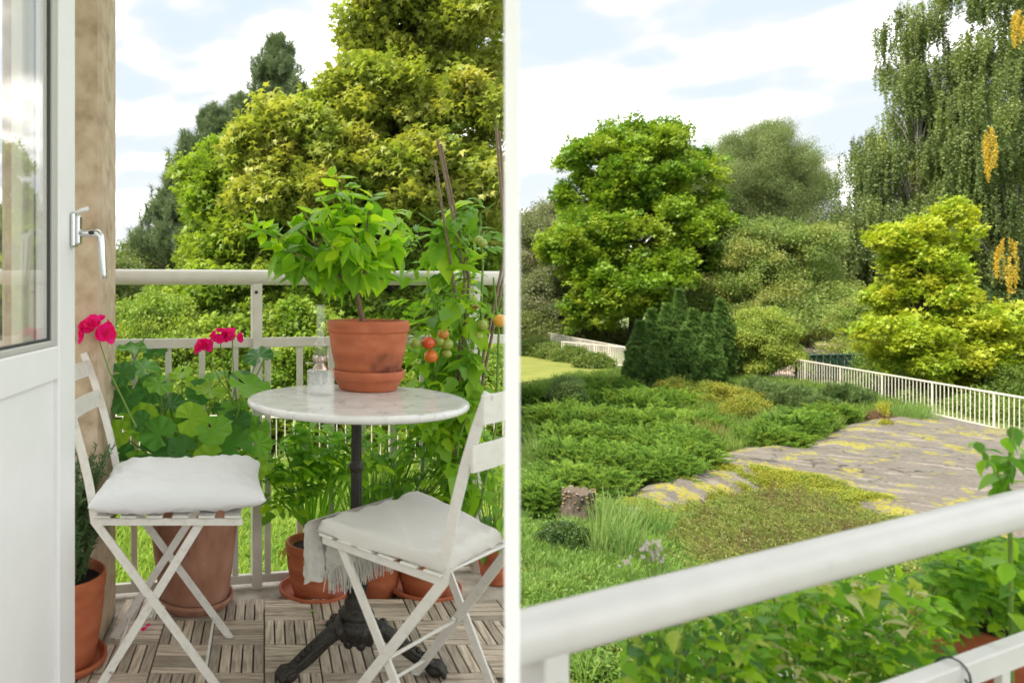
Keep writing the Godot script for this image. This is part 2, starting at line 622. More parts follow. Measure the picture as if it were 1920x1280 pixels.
func build_door() -> void:
	# door leaf standing open, nearly along the line of sight; local x runs from hinge (near) to lock edge (far)
	var near := Vector3(-0.490, 0, -0.90)
	var far := Vector3(-0.4525, 0, -1.722)
	var d := (far - near)
	var L := d.length()
	var dx := d.normalized()
	var dz := dx.cross(Vector3.UP)    # towards the right (the side we see)
	if dz.x < 0: dz = -dz
	var t := thing("balcony_door", "white glazed balcony door standing open with a chrome lever handle", "door", near)
	var bs := Basis(dx, Vector3.UP, dz)
	var put := func(called: String, size: Vector3, at: Vector3, m: Material, bev := 0.003) -> MeshInstance3D:
		var b := MB.new()
		b.box(size, bev, Transform3D(bs, bs * at))
		return part(t, called, b.mesh(), m)
	var th := 0.055
	var bottom := 0.03
	var top := 2.15
	var sw := 0.115      # stile width
	# face of the leaf lies at local z = 0
	put.call("lock_stile", Vector3(sw, top - bottom, th), Vector3(L - sw / 2, (top + bottom) / 2, -th / 2), M.paint_white)
	put.call("hinge_stile", Vector3(sw, top - bottom, th), Vector3(sw / 2, (top + bottom) / 2, -th / 2), M.paint_white)
	put.call("middle_rail", Vector3(L - 2 * sw, 0.074, th), Vector3(L / 2, 0.870, -th / 2 - 0.0005), M.paint_white)
	put.call("bottom_rail", Vector3(L - 2 * sw, 0.12, th), Vector3(L / 2, bottom + 0.06, -th / 2 - 0.0005), M.paint_white)
	put.call("top_rail", Vector3(L - 2 * sw, 0.1, th), Vector3(L / 2, top - 0.05, -th / 2 - 0.0005), M.paint_white)
	put.call("lower_panel", Vector3(L - 2 * sw, 0.70, 0.02), Vector3(L / 2, 0.49, -0.022), M.paint_white)
	# glazing beads, gasket and pane
	var gx0 := sw
	var gx1 := L - sw
	put.call("glazing_bead", Vector3(0.030, 1.14, 0.012), Vector3(gx1 - 0.015, 0.907 + 0.57, -0.010), M.trim_grey)
	put.call("glazing_gasket", Vector3(0.010, 1.13, 0.006), Vector3(gx1 - 0.034, 0.907 + 0.57, -0.013), M.gasket)
	put.call("glazing_bead", Vector3(gx1 - gx0 - 0.06, 0.014, 0.012), Vector3((gx0 + gx1) / 2, 0.914, -0.010), M.trim_grey)
	put.call("glazing_gasket", Vector3(gx1 - gx0 - 0.08, 0.006, 0.006), Vector3((gx0 + gx1) / 2, 0.924, -0.013), M.gasket)
	put.call("pane", Vector3(gx1 - gx0 - 0.03, 1.13, 0.004), Vector3((gx0 + gx1) / 2, 0.907 + 0.57, -0.018), M.pane, 0.0005)
	# outer coupled sash behind the pane
	put.call("outer_stile", Vector3(0.10, 1.22, 0.05), Vector3(L - 0.065, 0.88 + 0.6, -0.085), M.cream)
	put.call("outer_stile_bead", Vector3(0.045, 1.16, 0.02), Vector3(L - 0.130, 0.90 + 0.58, -0.080), M.cream)
	put.call("outer_rail", Vector3(L - 0.2, 0.05, 0.05), Vector3(L / 2 - 0.02, 0.875, -0.085), M.cream)
	put.call("jamb", Vector3(.05, 2.2, .09), Vector3(-.028, 1.1, -.02), M.paint_white)
	# lever handle
	var hb := MB.new()
	var hx := L - 0.028
	var hy := 1.165
	hb.box(Vector3(0.032, 0.082, 0.012), 0.004, Transform3D(bs, bs * Vector3(hx, hy + 0.008, 0.006)))
	hb.box(Vector3(0.022, 0.070, 0.012), 0.004, Transform3D(bs, bs * Vector3(hx, hy + 0.008, 0.016)))
	var plate := part(t, "handle_plate", hb.mesh(), M.chrome)
	var lv := MB.new()
	var a := bs * Vector3(hx, hy, 0.018)
	var side := bs * Vector3(0, 0, 1)
	var lp := []
	var lr := []
	for q in [[0.0, 0.0, .010], [0.015, 0.0, .0085], [0.032, 0.001, .009], [0.044, 0.0, .0095], [0.051, -0.008, .0095], [0.053, -0.022, .0092], [0.055, -0.06, .0085], [0.058, -0.098, .0075], [0.0585, -0.106, .0068]]:
		lp.append(a + side * q[0] + Vector3.UP * q[1])
		lr.append(q[2])
	lv.tube(lp, lr, 14)
	part(plate, "lever", lv.mesh(), M.chrome)
	var inl := MB.new()
	inl.ball(a + side * 0.032 + dx * -0.0072 + Vector3.UP * 0.001, Vector3(0.003, 0.005, 0.010), 6, 10, Basis(dx, Vector3.UP, side))
	part(plate, "lever_inlay", inl.mesh(), M.dark_inlay)
	var st := MB.new()
	st.tube([a + Vector3.UP * 0.047 - side * .01, a + Vector3.UP * 0.054 + side * 0.006, a + Vector3.UP * 0.058 + side * 0.022], [0.0035, 0.005, 0.0055], 10)
	part(plate, "catch_pin", st.mesh(), M.paint_white)

# folding bistro chair. Plan corners are Vector2(x, depth): back and front of each side
func plan(p: Vector2, y: float) -> Vector3:
	return Vector3(p.x, y, -p.y)

func chair_frame(t: Node3D, side: int, back: Vector2, front: Vector2, lean: Vector2, top_y: float, foot_f: Vector2, foot_b: Vector2, lateral: Vector3, short := false, hang := 0.72) -> void:
	var w := 0.021
	var th := 0.007
	var pts := []
	# the back post bends out above the seat and runs on down to the front foot
	var seat := 0.455
	pts.append(plan(foot_f, 0.004))
	for k in 6:
		var f := (k + 1) / 6.0
		pts.append(plan(foot_f, 0.004).lerp(plan(back, seat - 0.01), f))
	if not short:
		for q in [[0.10, 0.05], [0.22, 0.13], [0.4, 0.28], [0.6, 0.48], [0.8, 0.72], [1.0, 1.0]]:
			pts.append(plan(back + lean * q[1], seat + (top_y - seat) * q[0]))
	var b := MB.new()
	b.strip(pts, lateral, th, w)
	var pm := b.mesh()
	part(t, "back_post", pm, M.chair_white)
	b = MB.new()
	var hf := back.lerp(front, hang)
	var off := lateral * (0.009 if side == 0 else -0.009)
	b.strip([plan(hf, seat - 0.012) + off, plan(hf, seat - 0.012).lerp(plan(foot_b, 0.004), 0.5) + off, plan(foot_b, 0.004) + off], lateral, th, w)
	part(t, "leg", b.mesh(), M.chair_white)
	b = MB.new()
	for q in [plan(hf, seat - 0.022), plan(foot_f, 0.004).lerp(plan(back, seat), 0.475)]:
		b.ball(q + off * 1.4, Vector3(0.007, 0.007, 0.007), 6, 10)
	part(t, "rivet", b.mesh(), M.chair_white)
	b = MB.new()
	b.bar(plan(back, seat - 0.012), plan(front, seat - 0.012), Vector3.UP, 0.018, 0.006)
	part(t, "seat_rail", b.mesh(), M.chair_white)
	for fp in [foot_f, foot_b]:
		b = MB.new()
		b.ball(plan(fp, 0.004), Vector3(0.014, 0.004, 0.012), 5, 10)
		part(t, "foot", b.mesh(), M.chair_white)

func build_left_chair() -> void:
	var t := thing("folding_chair", "white folding cafe chair with grey white cushion beside the geranium pot", "chair")
	var zn := 1.83
	var zf := 2.14
	var lateral := Vector3(0, 0, -1)
	chair_frame(t, 0, Vector2(-.432, zn), Vector2(-.055, zn), Vector2(-.115, 0), 0.87, Vector2(-.105, zn), Vector2(-.43, zn), lateral)
	chair_frame(t, 1, Vector2(-.432, zf), Vector2(-.055, zf), Vector2(-.105, 0), 0.845, Vector2(-.105, zf), Vector2(-.445, zf), lateral)
	for k in 6:
		var x := -.41 + k * 0.066
		var b := MB.new()
		b.box(Vector3(0.042, 0.006, zf - zn + 0.03), 0.002, Transform3D(Basis(), Vector3(x, 0.4585, -(zn + zf) / 2)))
		part(t, "seat_slat", b.mesh(), M.chair_white)
	for q in [[0.800, -0.521, 0.046], [0.712, -0.491, 0.05]]:
		var b := MB.new()
		var pts := []
		for k in 9:
			var f := k / 8.0
			pts.append(Vector3(q[1] - 0.018 * sin(PI * f) + 0.002, q[0], -lerpf(zn - 0.03, zf + 0.035, f)))
		b.strip(pts, Vector3.UP, q[2], 0.006)
		part(t, "back_slat", b.mesh(), M.chair_white)
	var b := MB.new()
	b.tube([Vector3(-.39, 0.06, -zn), Vector3(-.40, 0.06, -zf)], [0.004], 8)
	part(t, "stretcher", b.mesh(), M.chair_white)
	b = MB.new()
	b.tube([Vector3(-.15, 0.06, -zn), Vector3(-.15, 0.06, -zf)], [0.004], 8)
	part(t, "stretcher", b.mesh(), M.chair_white)
	b = MB.new()
	b.tube([Vector3(-.29, 0.20, -zn), Vector3(-.285, 0.20, -zf)], [0.004], 8)
	part(t, "stretcher", b.mesh(), M.chair_white)
	# cushion: a thing that lies on the seat
	var n := 44
	var cb := MB.new()
	var nz := FastNoiseLite.new()
	nz.seed = 3; nz.frequency = 2.2; nz.fractal_octaves = 3
	var hw := 0.222
	var hd := 0.192
	for side in [1.0, -1.0]:
		var first := cb.v.size()
		for j in n + 1:
			for i in n + 1:
				var u := sin((2.0 * i / n - 1.0) * PI / 2)
				var w := sin((2.0 * j / n - 1.0) * PI / 2)
				var pinch := 1.0 - 0.055 * (1.0 - w * w) * pow(absf(u), 3) 
				var pinch2 := 1.0 - 0.055 * (1.0 - u * u) * pow(absf(w), 3)
				var prof := pow(maxf(0.0, (1 - pow(absf(u), 5)) * (1 - pow(absf(w), 5))), 0.42)
				var edge := smoothstep(0.25, 1.0, maxf(absf(u), absf(w)))
				var ang := atan2(w, u)
				var wr := sin(ang * 19.0 + nz.get_noise_2d(u * .8, w * .8) * 9.0) * 0.0035 * edge * prof + nz.get_noise_2d(u * .6 + 7, w * .6) * 0.007 * prof
				wr += (absf(nz.get_noise_2d(u * 1.1 + 3, w * 1.1 - 5)) - .18) * 0.013 * prof
				var dim := 0.012 * exp(-pow(u + 0.05, 2) * 5.0 - pow(w - .2, 2) * 4.0)
				var y: float = (0.046 if side > 0 else 0.036) * prof + wr - dim * side
				cb.vert(Vector3(u * hw * pinch, y * side, w * hd * pinch2))
		for j in n:
			for i in n:
				var a := first + j * (n + 1) + i
				if side > 0:
					cb.quad(a, a + 1, a + n + 2, a + n + 1)
				else:
					cb.quad(a, a + n + 1, a + n + 2, a + 1)
	var c := single("seat_cushion", cb.mesh(), M.cushion, "plump off white square seat cushion lying on the folding chair", "cushion")
	c.position = Vector3(-0.225, 0.4985, -1.985)
	c.rotation_degrees = Vector3(0, 2.5, 1.5)

func bil(a: Vector2, b: Vector2, c: Vector2, d: Vector2, u: float, v: float) -> Vector2:
	return a.lerp(b, u).lerp(d.lerp(c, u), v)

func build_right_chair() -> void:
	var BL := Vector2(.362, 1.45)
	var FL := Vector2(.139, 1.70)
	var FR := Vector2(.415, 1.94)
	var BR := Vector2(.553, 1.625)
	var t := thing("folding_chair", "white folding cafe chair with a white throw over its seat", "chair")
	var lat := Vector3(.72, 0, -.69).normalized()
	chair_frame(t, 0, BL, FL, Vector2(.072, -.062), 0.832, Vector2(.150, 1.69), Vector2(.352, 1.463), lat, false, 0.86)
	chair_frame(t, 1, BR, FR, Vector2(-.052, -.165), 0.832, Vector2(.408, 1.935), Vector2(.575, 1.68), lat, false, 0.86)
	for k in 6:
		var f := 0.06 + k * 0.176
		var p := BL.lerp(FL, f)
		var q := BR.lerp(FR, f)
		var b := MB.new()
		var A := plan(p, 0.4585)
		var B := plan(q, 0.4585)
		var o := (A - B).normalized() * 0.016
		b.bar(A + o, B - o * 0.3, Vector3(FL.x - BL.x, 0, -(FL.y - BL.y)), 0.042, 0.006, 0.002)
		part(t, "seat_slat", b.mesh(), M.chair_white)
	for q in [[0.803, 0.92, 0.056], [0.706, 0.70, 0.052]]:
		var A := plan(BL + Vector2(.072, -.062) * q[1], q[0])
		var B := plan(BR + Vector2(-.052, -.165) * q[1], q[0])
		var dirv := (B - A).normalized()
		var nrm := dirv.cross(Vector3.UP)
		var pts := []
		for k in 7:
			var f := k / 6.0
			pts.append(A.lerp(B, f) - dirv * 0.026 * (1 - f) + nrm * (0.0075 + 0.006 * sin(PI * f)))
		var b := MB.new()
		b.strip(pts, Vector3.UP, q[2], 0.006)
		part(t, "back_slat", b.mesh(), M.chair_white)
		b = MB.new()
		for yy in [-0.012, 0.012]:
			b.ball(A + nrm * -0.003 + Vector3.UP * yy, Vector3(.004, .004, .004), 5, 8)
		part(t, "rivet", b.mesh(), M.trim_grey)
	# rods between the two side frames
	var lf0 := plan(Vector2(.150, 1.69), 0.004).lerp(plan(BL, .445), 0.475)
	for q in [0.13, 0.475]:
		var b := MB.new()
		b.tube([plan(Vector2(.150, 1.69), 0.004).lerp(plan(BL, .445), q), plan(Vector2(.408, 1.935), 0.004).lerp(plan(BR, .445), q)], [0.0045], 8)
		part(t, "stretcher", b.mesh(), M.chair_white)
	# throw: folded sheet over the seat, flap with fringe hanging at the front
	var r := thing("throw_blanket", "white woven throw with fringed ends draped over the folding chair", "blanket")
	var nz := FastNoiseLite.new()
	nz.seed = 8; nz.frequency = 3.0; nz.fractal_octaves = 3
	var bb := MB.new()
	var nu := 40
	var nv := 40
	var H := 0.463
	# u from back to front, v from left to right; the sheet has a rolled edge all round
	var ring := func(u: float, v: float) -> Vector3:
		var p := bil(BL + Vector2(-.002, -.010), FL + Vector2(-.018, -.002), FR + Vector2(.0, .012), BR + Vector2(-.01, .0), u, v)
		var bump := 0.030 + 0.016 * sin(PI * clampf(u, 0, 1)) * sin(PI * clampf(v * 0.9 + .05, 0, 1)) + nz.get_noise_2d(u * .35, v * .35) * 0.012
		return plan(p, H + bump)
	var first := bb.v.size()
	for j in nv + 1:
		for i in nu + 1:
			var u := float(i) / nu
			var v := float(j) / nv
			var du := minf(u, 1 - u) * 0.33
			var dv := minf(v, 1 - v) * 0.36
			var e := minf(du, dv)
			var roll := 1.0 - sqrt(maxf(0.0, 1.0 - pow(1.0 - minf(e / 0.022, 1.0), 2)))
			var p: Vector3 = ring.call(u, v)
			p.y -= roll * 0.026
			p.y += 0.004 * sin(v * 30.0 + u * 8.0) * (1.0 - minf(e / 0.05, 1.0))
			bb.vert(p)
	for j in nv:
		for i in nu:
			var a := first + j * (nu + 1) + i
			bb.quad(a, a + 1, a + nu + 2, a + nu + 1)
	# edge skirt down to the seat, showing the folded layers
	var rim := []
	for i in nu + 1: rim.append(first + i)
	for j in range(1, nv + 1): rim.append(first + j * (nu + 1) + nu)
	for i in range(nu - 1, -1, -1): rim.append(first + nv * (nu + 1) + i)
	for j in range(nv - 1, 0, -1): rim.append(first + j * (nu + 1))
	var low := []
	var cen := plan((BL + FL + FR + BR) / 4, 0.45)
	for k in rim:
		var p: Vector3 = bb.v[k]
		var o := (p - cen)
		o.y = 0
		low.append(bb.vert(Vector3(p.x, H - 0.0005, p.z) - o.normalized() * 0.006))
	for k in rim.size():
		var k2 := (k + 1) % rim.size()
		bb.quad(rim[k], low[k], low[k2], rim[k2])
	part(r, "folded_layer", bb.mesh(), M.blanket)
	# front flap hanging over the front edge
	var flap := func(v0: float, v1: float, drop: float, outv: float, seed_: float, skew: float) -> Array:
		var fb := MB.new()
		var rows := 18
		var cols := 18
		var fr := (FR - FL).normalized()
		var fwd := Vector2(-fr.y, fr.x)
		if fwd.dot(FL - BL) < 0: fwd = -fwd
		var lowp := []
		for j in rows + 1:
			for i in cols + 1:
				var f := float(i) / cols
				var v := lerpf(v0, v1, f) + skew * (float(j) / rows) * (1.0 - f)
				var base := FL.lerp(FR, v)
				var s := float(j) / rows
				var y := H + 0.030 - drop * s
				var bulge := outv * (1.0 - pow(1.0 - minf(s * 6.0, 1.0), 2)) + 0.010 * sin(f * 9.0 + seed_) * s + nz.get_noise_2d(f * 2 + seed_, s * 2) * 0.012 * s
				if s < 0.12:
					y = H + 0.030 - 0.010 * (s / 0.12) * (s / 0.12) - drop * s * 0.5
				var p := base + fwd * (0.004 + bulge)
				fb.vert(plan(p, y))
				if j == rows:
					lowp.append(plan(p, y))
		for j in rows:
			for i in cols:
				var a := j * (cols + 1) + i
				fb.quad(a, a + cols + 1, a + cols + 2, a + 1)
		part(r, "hanging_flap", fb.mesh(), M.blanket)
		return lowp
	M.blanket.cull_mode = BaseMaterial3D.CULL_DISABLED
	var e1: Array = flap.call(-0.07, 0.23, 0.165, 0.034, 0.0, 0.0)
	var e2: Array = flap.call(0.06, 0.74, 0.135, 0.014, 2.0, 0.05)
	var fb := MB.new()
	for k in 130:
		var f := k / 129.0 * (e2.size() - 1)
		var i := mini(int(f), e2.size() - 2)
		var p: Vector3 = e2[i].lerp(e2[i + 1], f - i)
		var q := p + Vector3(rnd(-.012, .012), -rnd(.042, .070), rnd(-.008, .012))
		fb.tube([p + Vector3.UP * .004, p.lerp(q, .5) + Vector3(rnd(-.005, .005), 0, rnd(-.004, .004)), q], [.0016, .0018, .0010], 4, false)
	part(r, "fringe", fb.mesh(), M.blanket)

func build_table() -> void:
	var c := Vector3(.255, 0, -1.99)
	var t := thing("cafe_table", "round white marble cafe table on a black cast iron pedestal", "table", c)
	var b := MB.new()
	var y := 0.734
	var R := 0.302
	b.lathe([Vector2(0, y - 0.021), Vector2(R - .012, y - .021), Vector2(R - .005, y - .0185), Vector2(R - .001, y - .014), Vector2(R, y - .009), Vector2(R - .002, y - .004), Vector2(R - .007, y - .0008), Vector2(R - .02, y), Vector2(0, y)], 96)
	part(t, "marble_top", b.mesh(), M.marble)
	b = MB.new()
	b.lathe([Vector2(.09, y - .0215), Vector2(.09, y - .030), Vector2(.03, y - .034), Vector2(.0145, y - .06)], 32)
	b.lathe([Vector2(.0135, .26), Vector2(.0142, .45), Vector2(.0138, .535)], 48, Vector3.ZERO, 0.09, 10)
	b.lathe([Vector2(.0138, .530), Vector2(.019, .537), Vector2(.0205, .545), Vector2(.019, .553), Vector2(.0135, .562)], 24)
	b.lathe([Vector2(.0135, .558), Vector2(.0125, .70)], 48, Vector3.ZERO, 0.09, 10)
	part(t, "column", b.mesh(), M.iron)
	b = MB.new()
	b.lathe([Vector2(.0, .055), Vector2(.030, .060), Vector2(.052, .085), Vector2(.062, .105), Vector2(.060, .118), Vector2(.048, .126), Vector2(.044, .132), Vector2(.050, .138), Vector2(.047, .147), Vector2(.036, .152), Vector2(.031, .160), Vector2(.034, .168), Vector2(.030, .18), Vector2(.024, .19), Vector2(.026, .20), Vector2(.022, .215), Vector2(.017, .25), Vector2(.0138, .27)], 36)
	for a in 6:
		var d := Vector3(cos(a * TAU / 6 + .3), 0, sin(a * TAU / 6 + .3))
		b.ball(d * .054 + Vector3.UP * .102, Vector3(.013, .016, .013), 8, 10)
		b.ball(d * .034 + Vector3.UP * .066, Vector3(.014, .014, .014), 8, 10)
	for k in 14:
		var d := Vector3(cos(k * TAU / 14), 0, sin(k * TAU / 14))
		b.tube([d * .021 + Vector3.UP * .185, d * .027 + Vector3.UP * .215, d * .024 + Vector3.UP * .245], [.004, .005, .001], 6)
	part(t, "pedestal", b.mesh(), M.iron)
	for d in [Vector3(-.90, 0, .43), Vector3(.93, 0, .30), Vector3(-.12, 0, -1)]:
		var u: Vector3 = d.normalized()
		var side := u.cross(Vector3.UP)
		b = MB.new()
		var pts := []
		var rad := []
		for k in 13:
			var f := k / 12.0
			pts.append(u * lerpf(.04, .205, f) + Vector3.UP * (.108 - .082 * pow(f, 1.15) + .006 * sin(f * PI * 2)))
			rad.append(lerpf(.024, .0155, f))
		b.tube(pts, rad, 12)
		for k in 9:
			var f := 0.08 + k / 10.0
			var p := u * lerpf(.04, .205, f) + Vector3.UP * (.108 - .082 * pow(f, 1.15) + lerpf(.022, .015, f))
			b.ball(p, Vector3(.011, .008, .0075), 6, 8, Basis(side, Vector3.UP, u))
		for s in [-1.0, 1.0]:
			var rp := []
			for k in 9:
				var f := k / 8.0
				rp.append(u * lerpf(.05, .20, f) + Vector3.UP * (.118 - .082 * pow(f, 1.15)) + side * s * lerpf(.021, .013, f))
			b.tube(rp, [.005], 6)
			b.ball(u * .07 + side * s * .022 + Vector3.UP * .112, Vector3(.014, .014, .014), 8, 10)
		# paw
		b.ball(u * .212 + Vector3.UP * .0195, Vector3(.025, .0195, .027), 10, 14, Basis(side, Vector3.UP, u))
		for s in [-1.5, -0.5, 0.5, 1.5]:
			b.tube([u * .20 + side * s * .0105 + Vector3.UP * .034, u * .222 + side * s * .0115 + Vector3.UP * .033, u * .236 + side * s * .012 + Vector3.UP * .018, u * .237 + side * s * .012 + Vector3.UP * .007], [.005, .0075, .0075, .006], 8)
		part(t, "leg", b.mesh(), M.iron)

func pot_profile(rim: float, base: float, h: float, lip: float, lip_h: float, wall := 0.009) -> Array:
	var mid := lerpf(base, rim, 0.5) + 0.006
	return [Vector2(0, .001), Vector2(base - .004, .001), Vector2(base, .005), Vector2(lerpf(base, rim, .25) + .004, h * .25), Vector2(mid, h * .5), Vector2(lerpf(base, rim, .77) + .003, h * .77), Vector2(rim - lip, h - lip_h - .004), Vector2(rim - .001, h - lip_h), Vector2(rim, h - lip_h * .5), Vector2(rim - .001, h - .003), Vector2(rim - .004, h), Vector2(rim - wall, h), Vector2(rim - wall - .002, h - .01), Vector2(rim - wall - .006, h - .035), Vector2(0, h - .034)]

func saucer_profile(rim: float, base: float, h: float) -> Array:
	return [Vector2(0, 0), Vector2(base, 0), Vector2(base + .003, .004), Vector2(lerpf(base, rim, .6), h * .45), Vector2(rim - .006, h * .55), Vector2(rim, h * .62), Vector2(rim + .001, h * .95), Vector2(rim - .003, h), Vector2(rim - .009, h * .96), Vector2(rim - .012, h * .6), Vector2(base - .004, .012), Vector2(0, .011)]

# a pot (with soil) standing in a saucer; both things are placed, the plant is added to the pot's plant node
func pot(called: String, label: String, at: Vector3, rim: float, base: float, h: float, m: Material, saucer: Array, saucer_label: String) -> Node3D:
	var up := 0.0
	if saucer.size() > 0:
		var sb := MB.new()
		sb.lathe(saucer_profile(saucer[0], saucer[1], saucer[2]), 56)
		var so := single("plant_saucer", sb.mesh(), m, saucer_label, "saucer", "terracotta saucers on the balcony")
		so.position = at
		up = 0.0112
	var t := thing(called, label, "potted plant", at + Vector3.UP * up)
	var b := MB.new()
	b.lathe(pot_profile(rim, base, h, .006, h * .16), 64)
	part(t, "pot", b.mesh(), m)
	b = MB.new()
	b.lathe([Vector2(rim - .013, h - .026), Vector2(rim * .5, h - .022), Vector2(0.0, h - .018)], 28)
	part(t, "soil", b.mesh(), M.soil)
	return t

# ------------------------------------------------------------------ leaves
# widths: half widths along the length (unit length along +Z, face up +Y)
func leaf_mesh(widths: Array, fold := 0.25, droop := 0.25, wave := 0.0, length := 1.0) -> ArrayMesh:
	var b := MB.new()
	var n := widths.size()
	for k in n:
		var f := float(k) / (n - 1)
		var w: float = widths[k]
		var y := -droop * f * f
		var wv := wave * sin(f * 13.0)
		b.vert(Vector3(-w, y + fold * w + wv, f) * length)
		b.vert(Vector3(0, y, f) * length)
		b.vert(Vector3(w, y + fold * w - wv, f) * length)
	for k in n - 1:
		var a := k * 3
		b.quad(a, a + 1, a + 4, a + 3)
		b.quad(a + 1, a + 2, a + 5, a + 4)
	return b.mesh()

func round_leaf(scallops := 7, cup := 0.18) -> ArrayMesh:
	# geranium blade: a round scalloped fan with a notch at the stalk (unit radius, centre near the notch)
	var b := MB.new()
	var n := 42
	var c := b.vert(Vector3(0, 0, 0))
	var first := b.v.size()
	for ring in 2:
		for k in n + 1:
			var a := lerpf(-PI + .22, PI - .22, float(k) / n)
			var r := (0.55 if ring == 0 else 1.0) * (1.0 + (0.07 * absf(sin(a * scallops / 2.0 + .4)) if ring == 1 else 0.0))
			var y := cup * r * r * 0.6 + 0.11 * cos(a * scallops) * r * r + .06 * sin(a * 2 + scallops) * r
			b.vert(Vector3(sin(a) * r, y, cos(a) * r + .15))
	for k in n:
		b.tri(c, first + k + 1, first + k)
		b.quad(first + k, first + k + 1, first + n + 2 + k, first + n + 1 + k)
	return b.mesh()

func lobed_leaf(lobes: Array, droop := 0.2) -> ArrayMesh:
	# compound leaf: leaflets [along, side angle, length, width] on one rachis
	var b := MB.new()
	for l in lobes:
		var f: float = l[0]
		var base := Vector3(0, -droop * f * f, f)
		var dir := Vector3(sin(l[1]), -droop * 0.9 * f, cos(l[1])).normalized()
		var side := dir.cross(Vector3.UP).normalized()
		var up := side.cross(dir)
		var w: float = l[3]
		var prof := [0.06, 0.75, 1.0, 0.62, 0.86, 0.5, 0.06]
		var first := b.v.size()
		for k in prof.size():
			var g := float(k) / (prof.size() - 1)
			var p: Vector3 = base + dir * l[2] * g - Vector3.UP * 0.25 * l[2] * g * g
			b.vert(p - side * w * prof[k] + up * w * prof[k] * .35)
			b.vert(p)
			b.vert(p + side * w * prof[k] + up * w * prof[k] * .35)
		for k in prof.size() - 1:
			var a := first + k * 3
			b.quad(a, a + 1, a + 4, a + 3)
			b.quad(a + 1, a + 2, a + 5, a + 4)
	b.tube([Vector3(0, 0, -.12), Vector3(0, -droop * .25, .5), Vector3(0, -droop, .98)], [.012, .01, .006], 4, false)
	return b.mesh()

func stem_tube(t: Node3D, called: String, pts: Array, r0: float, r1: float, m: Material) -> MeshInstance3D:
	var b := MB.new()
	var rr := []
	for k in pts.size():
		rr.append(lerpf(r0, r1, float(k) / (pts.size() - 1)))
	b.tube(pts, rr, 7)
	return part(t, called, b.mesh(), m)

func put_leaf(t: Node3D, mesh: Mesh, mats: Array, at: Vector3, dir: Vector3, size: float, roll := 0.0, tone := -1) -> void:
	var k: int = tone if tone >= 0 else rng.randi() % mats.size()
	part(t, "leaf", mesh, mats[k], Transform3D(aim(dir, roll).scaled(Vector3.ONE * size), at))

func build_basil() -> void:
	var base := Vector3(.313, .734, -2.17)
	var t := pot("potted_basil", "bushy green basil in a terracotta pot with a sooty stain, on the marble table", base, .123, .083, .196, M.terracotta, [.108, .083, .060], "terracotta saucer under the basil pot on the marble table")
	# dark stain of damp, sooty clay low on the right side of the pot
	var o := t.position
	var prof := pot_profile(.123, .083, .196, .006, .196 * .16)
	var fine := []
	for k in prof.size() - 1:
		for j in 4:
			fine.append((prof[k] as Vector2).lerp(prof[k + 1], j / 4.0))
	fine.append(prof[-1])
	var sb := MB.new()
	sb.lathe(fine, 96)
	var sn := FastNoiseLite.new(); sn.seed = 17; sn.frequency = 9.0; sn.fractal_octaves = 5
	for i in sb.v.size():
		var p := sb.v[i]
		var edge := .062 + .045 * clampf(p.x / .08, -1, 1) + sn.get_noise_3d(p.x, p.y, p.z) * .06
		var k := smoothstep(edge + .022, edge - .022, p.y) * smoothstep(-.06, .06, p.z) * clampf(.75 + sn.get_noise_3d(p.z * 3, p.y * 3, p.x * 3) * .9, .25, 1)
		sb.c[i] = Color(1, 1, 1).lerp(Color(.28, .24, .26), k)
	var pn: MeshInstance3D = t.get_node("pot")
	pn.mesh = sb.mesh(true)
	pn.material_override = M.stained_clay
	var meshes := [leaf_mesh([.03, .21, .31, .32, .25, .13, .01], -.4, .35, .012), leaf_mesh([.03, .19, .28, .30, .24, .12, .01], -.55, .7, .015), leaf_mesh([.03, .22, .32, .31, .22, .11, .01], .35, .25, .02)]
	var root := Vector3(-.012, .17, 0)
	var tips := []
	var fork := P(668, 540, 2.17) - o
	stem_tube(t, "trunk", [root, P(674, 575, 2.17) - o, fork], .009, .006, M.woody)
	var ends := [[590, 480, -.02], [600, 400, .03], [640, 380, 0.0], [690, 400, -.05], [720, 440, .03], [560, 430, .0], [520, 440, .02], [500, 430, .04], [655, 345, .02], [700, 365, .0], [720, 500, .05], [625, 460, -.08], [690, 480, -.09], [610, 510, .05], [740, 430, -.02], [640, 420, .08], [545, 470, -.05], [660, 500, .10], [600, 370, -.04], [570, 400, -.07], [665, 440, -.11], [482, 428, .0], [512, 465, -.04], [540, 418, .03], [530, 500, .02], [735, 470, .0], [630, 335, .02]]
	for e in ends:
		var p := P(e[0], e[1], 2.17 + e[2] * 1.3) - o
		var mid: Vector3 = fork.lerp(p, .5) + Vector3(rnd(-.015, .015), .012, rnd(-.01, .01))
		stem_tube(t, "branch", [fork, mid, p], .0042, .0018, M.woody if rng.randf() < .5 else M.stem)
		tips.append([fork.lerp(mid, .55), mid, p])
	for s in tips:
		for k in 11:
			var f := pow(rng.randf(), 0.6) if k > 3 else rnd(.85, 1.02)
			var p: Vector3 = s[0].lerp(s[2], f) + rdir() * rnd(.0, .028)
			var d := rdir()
			d.y = -absf(d.y) * 1.3 + 0.25
			if f > .9 and k < 4:
				d.y = .6
			var tone := rng.randi() % 4
			put_leaf(t, meshes[rng.randi() % 3], M.basil, p, d, rnd(.052, .086) * (0.75 if f > .93 else 1.0), rnd(-.5, .5), tone)

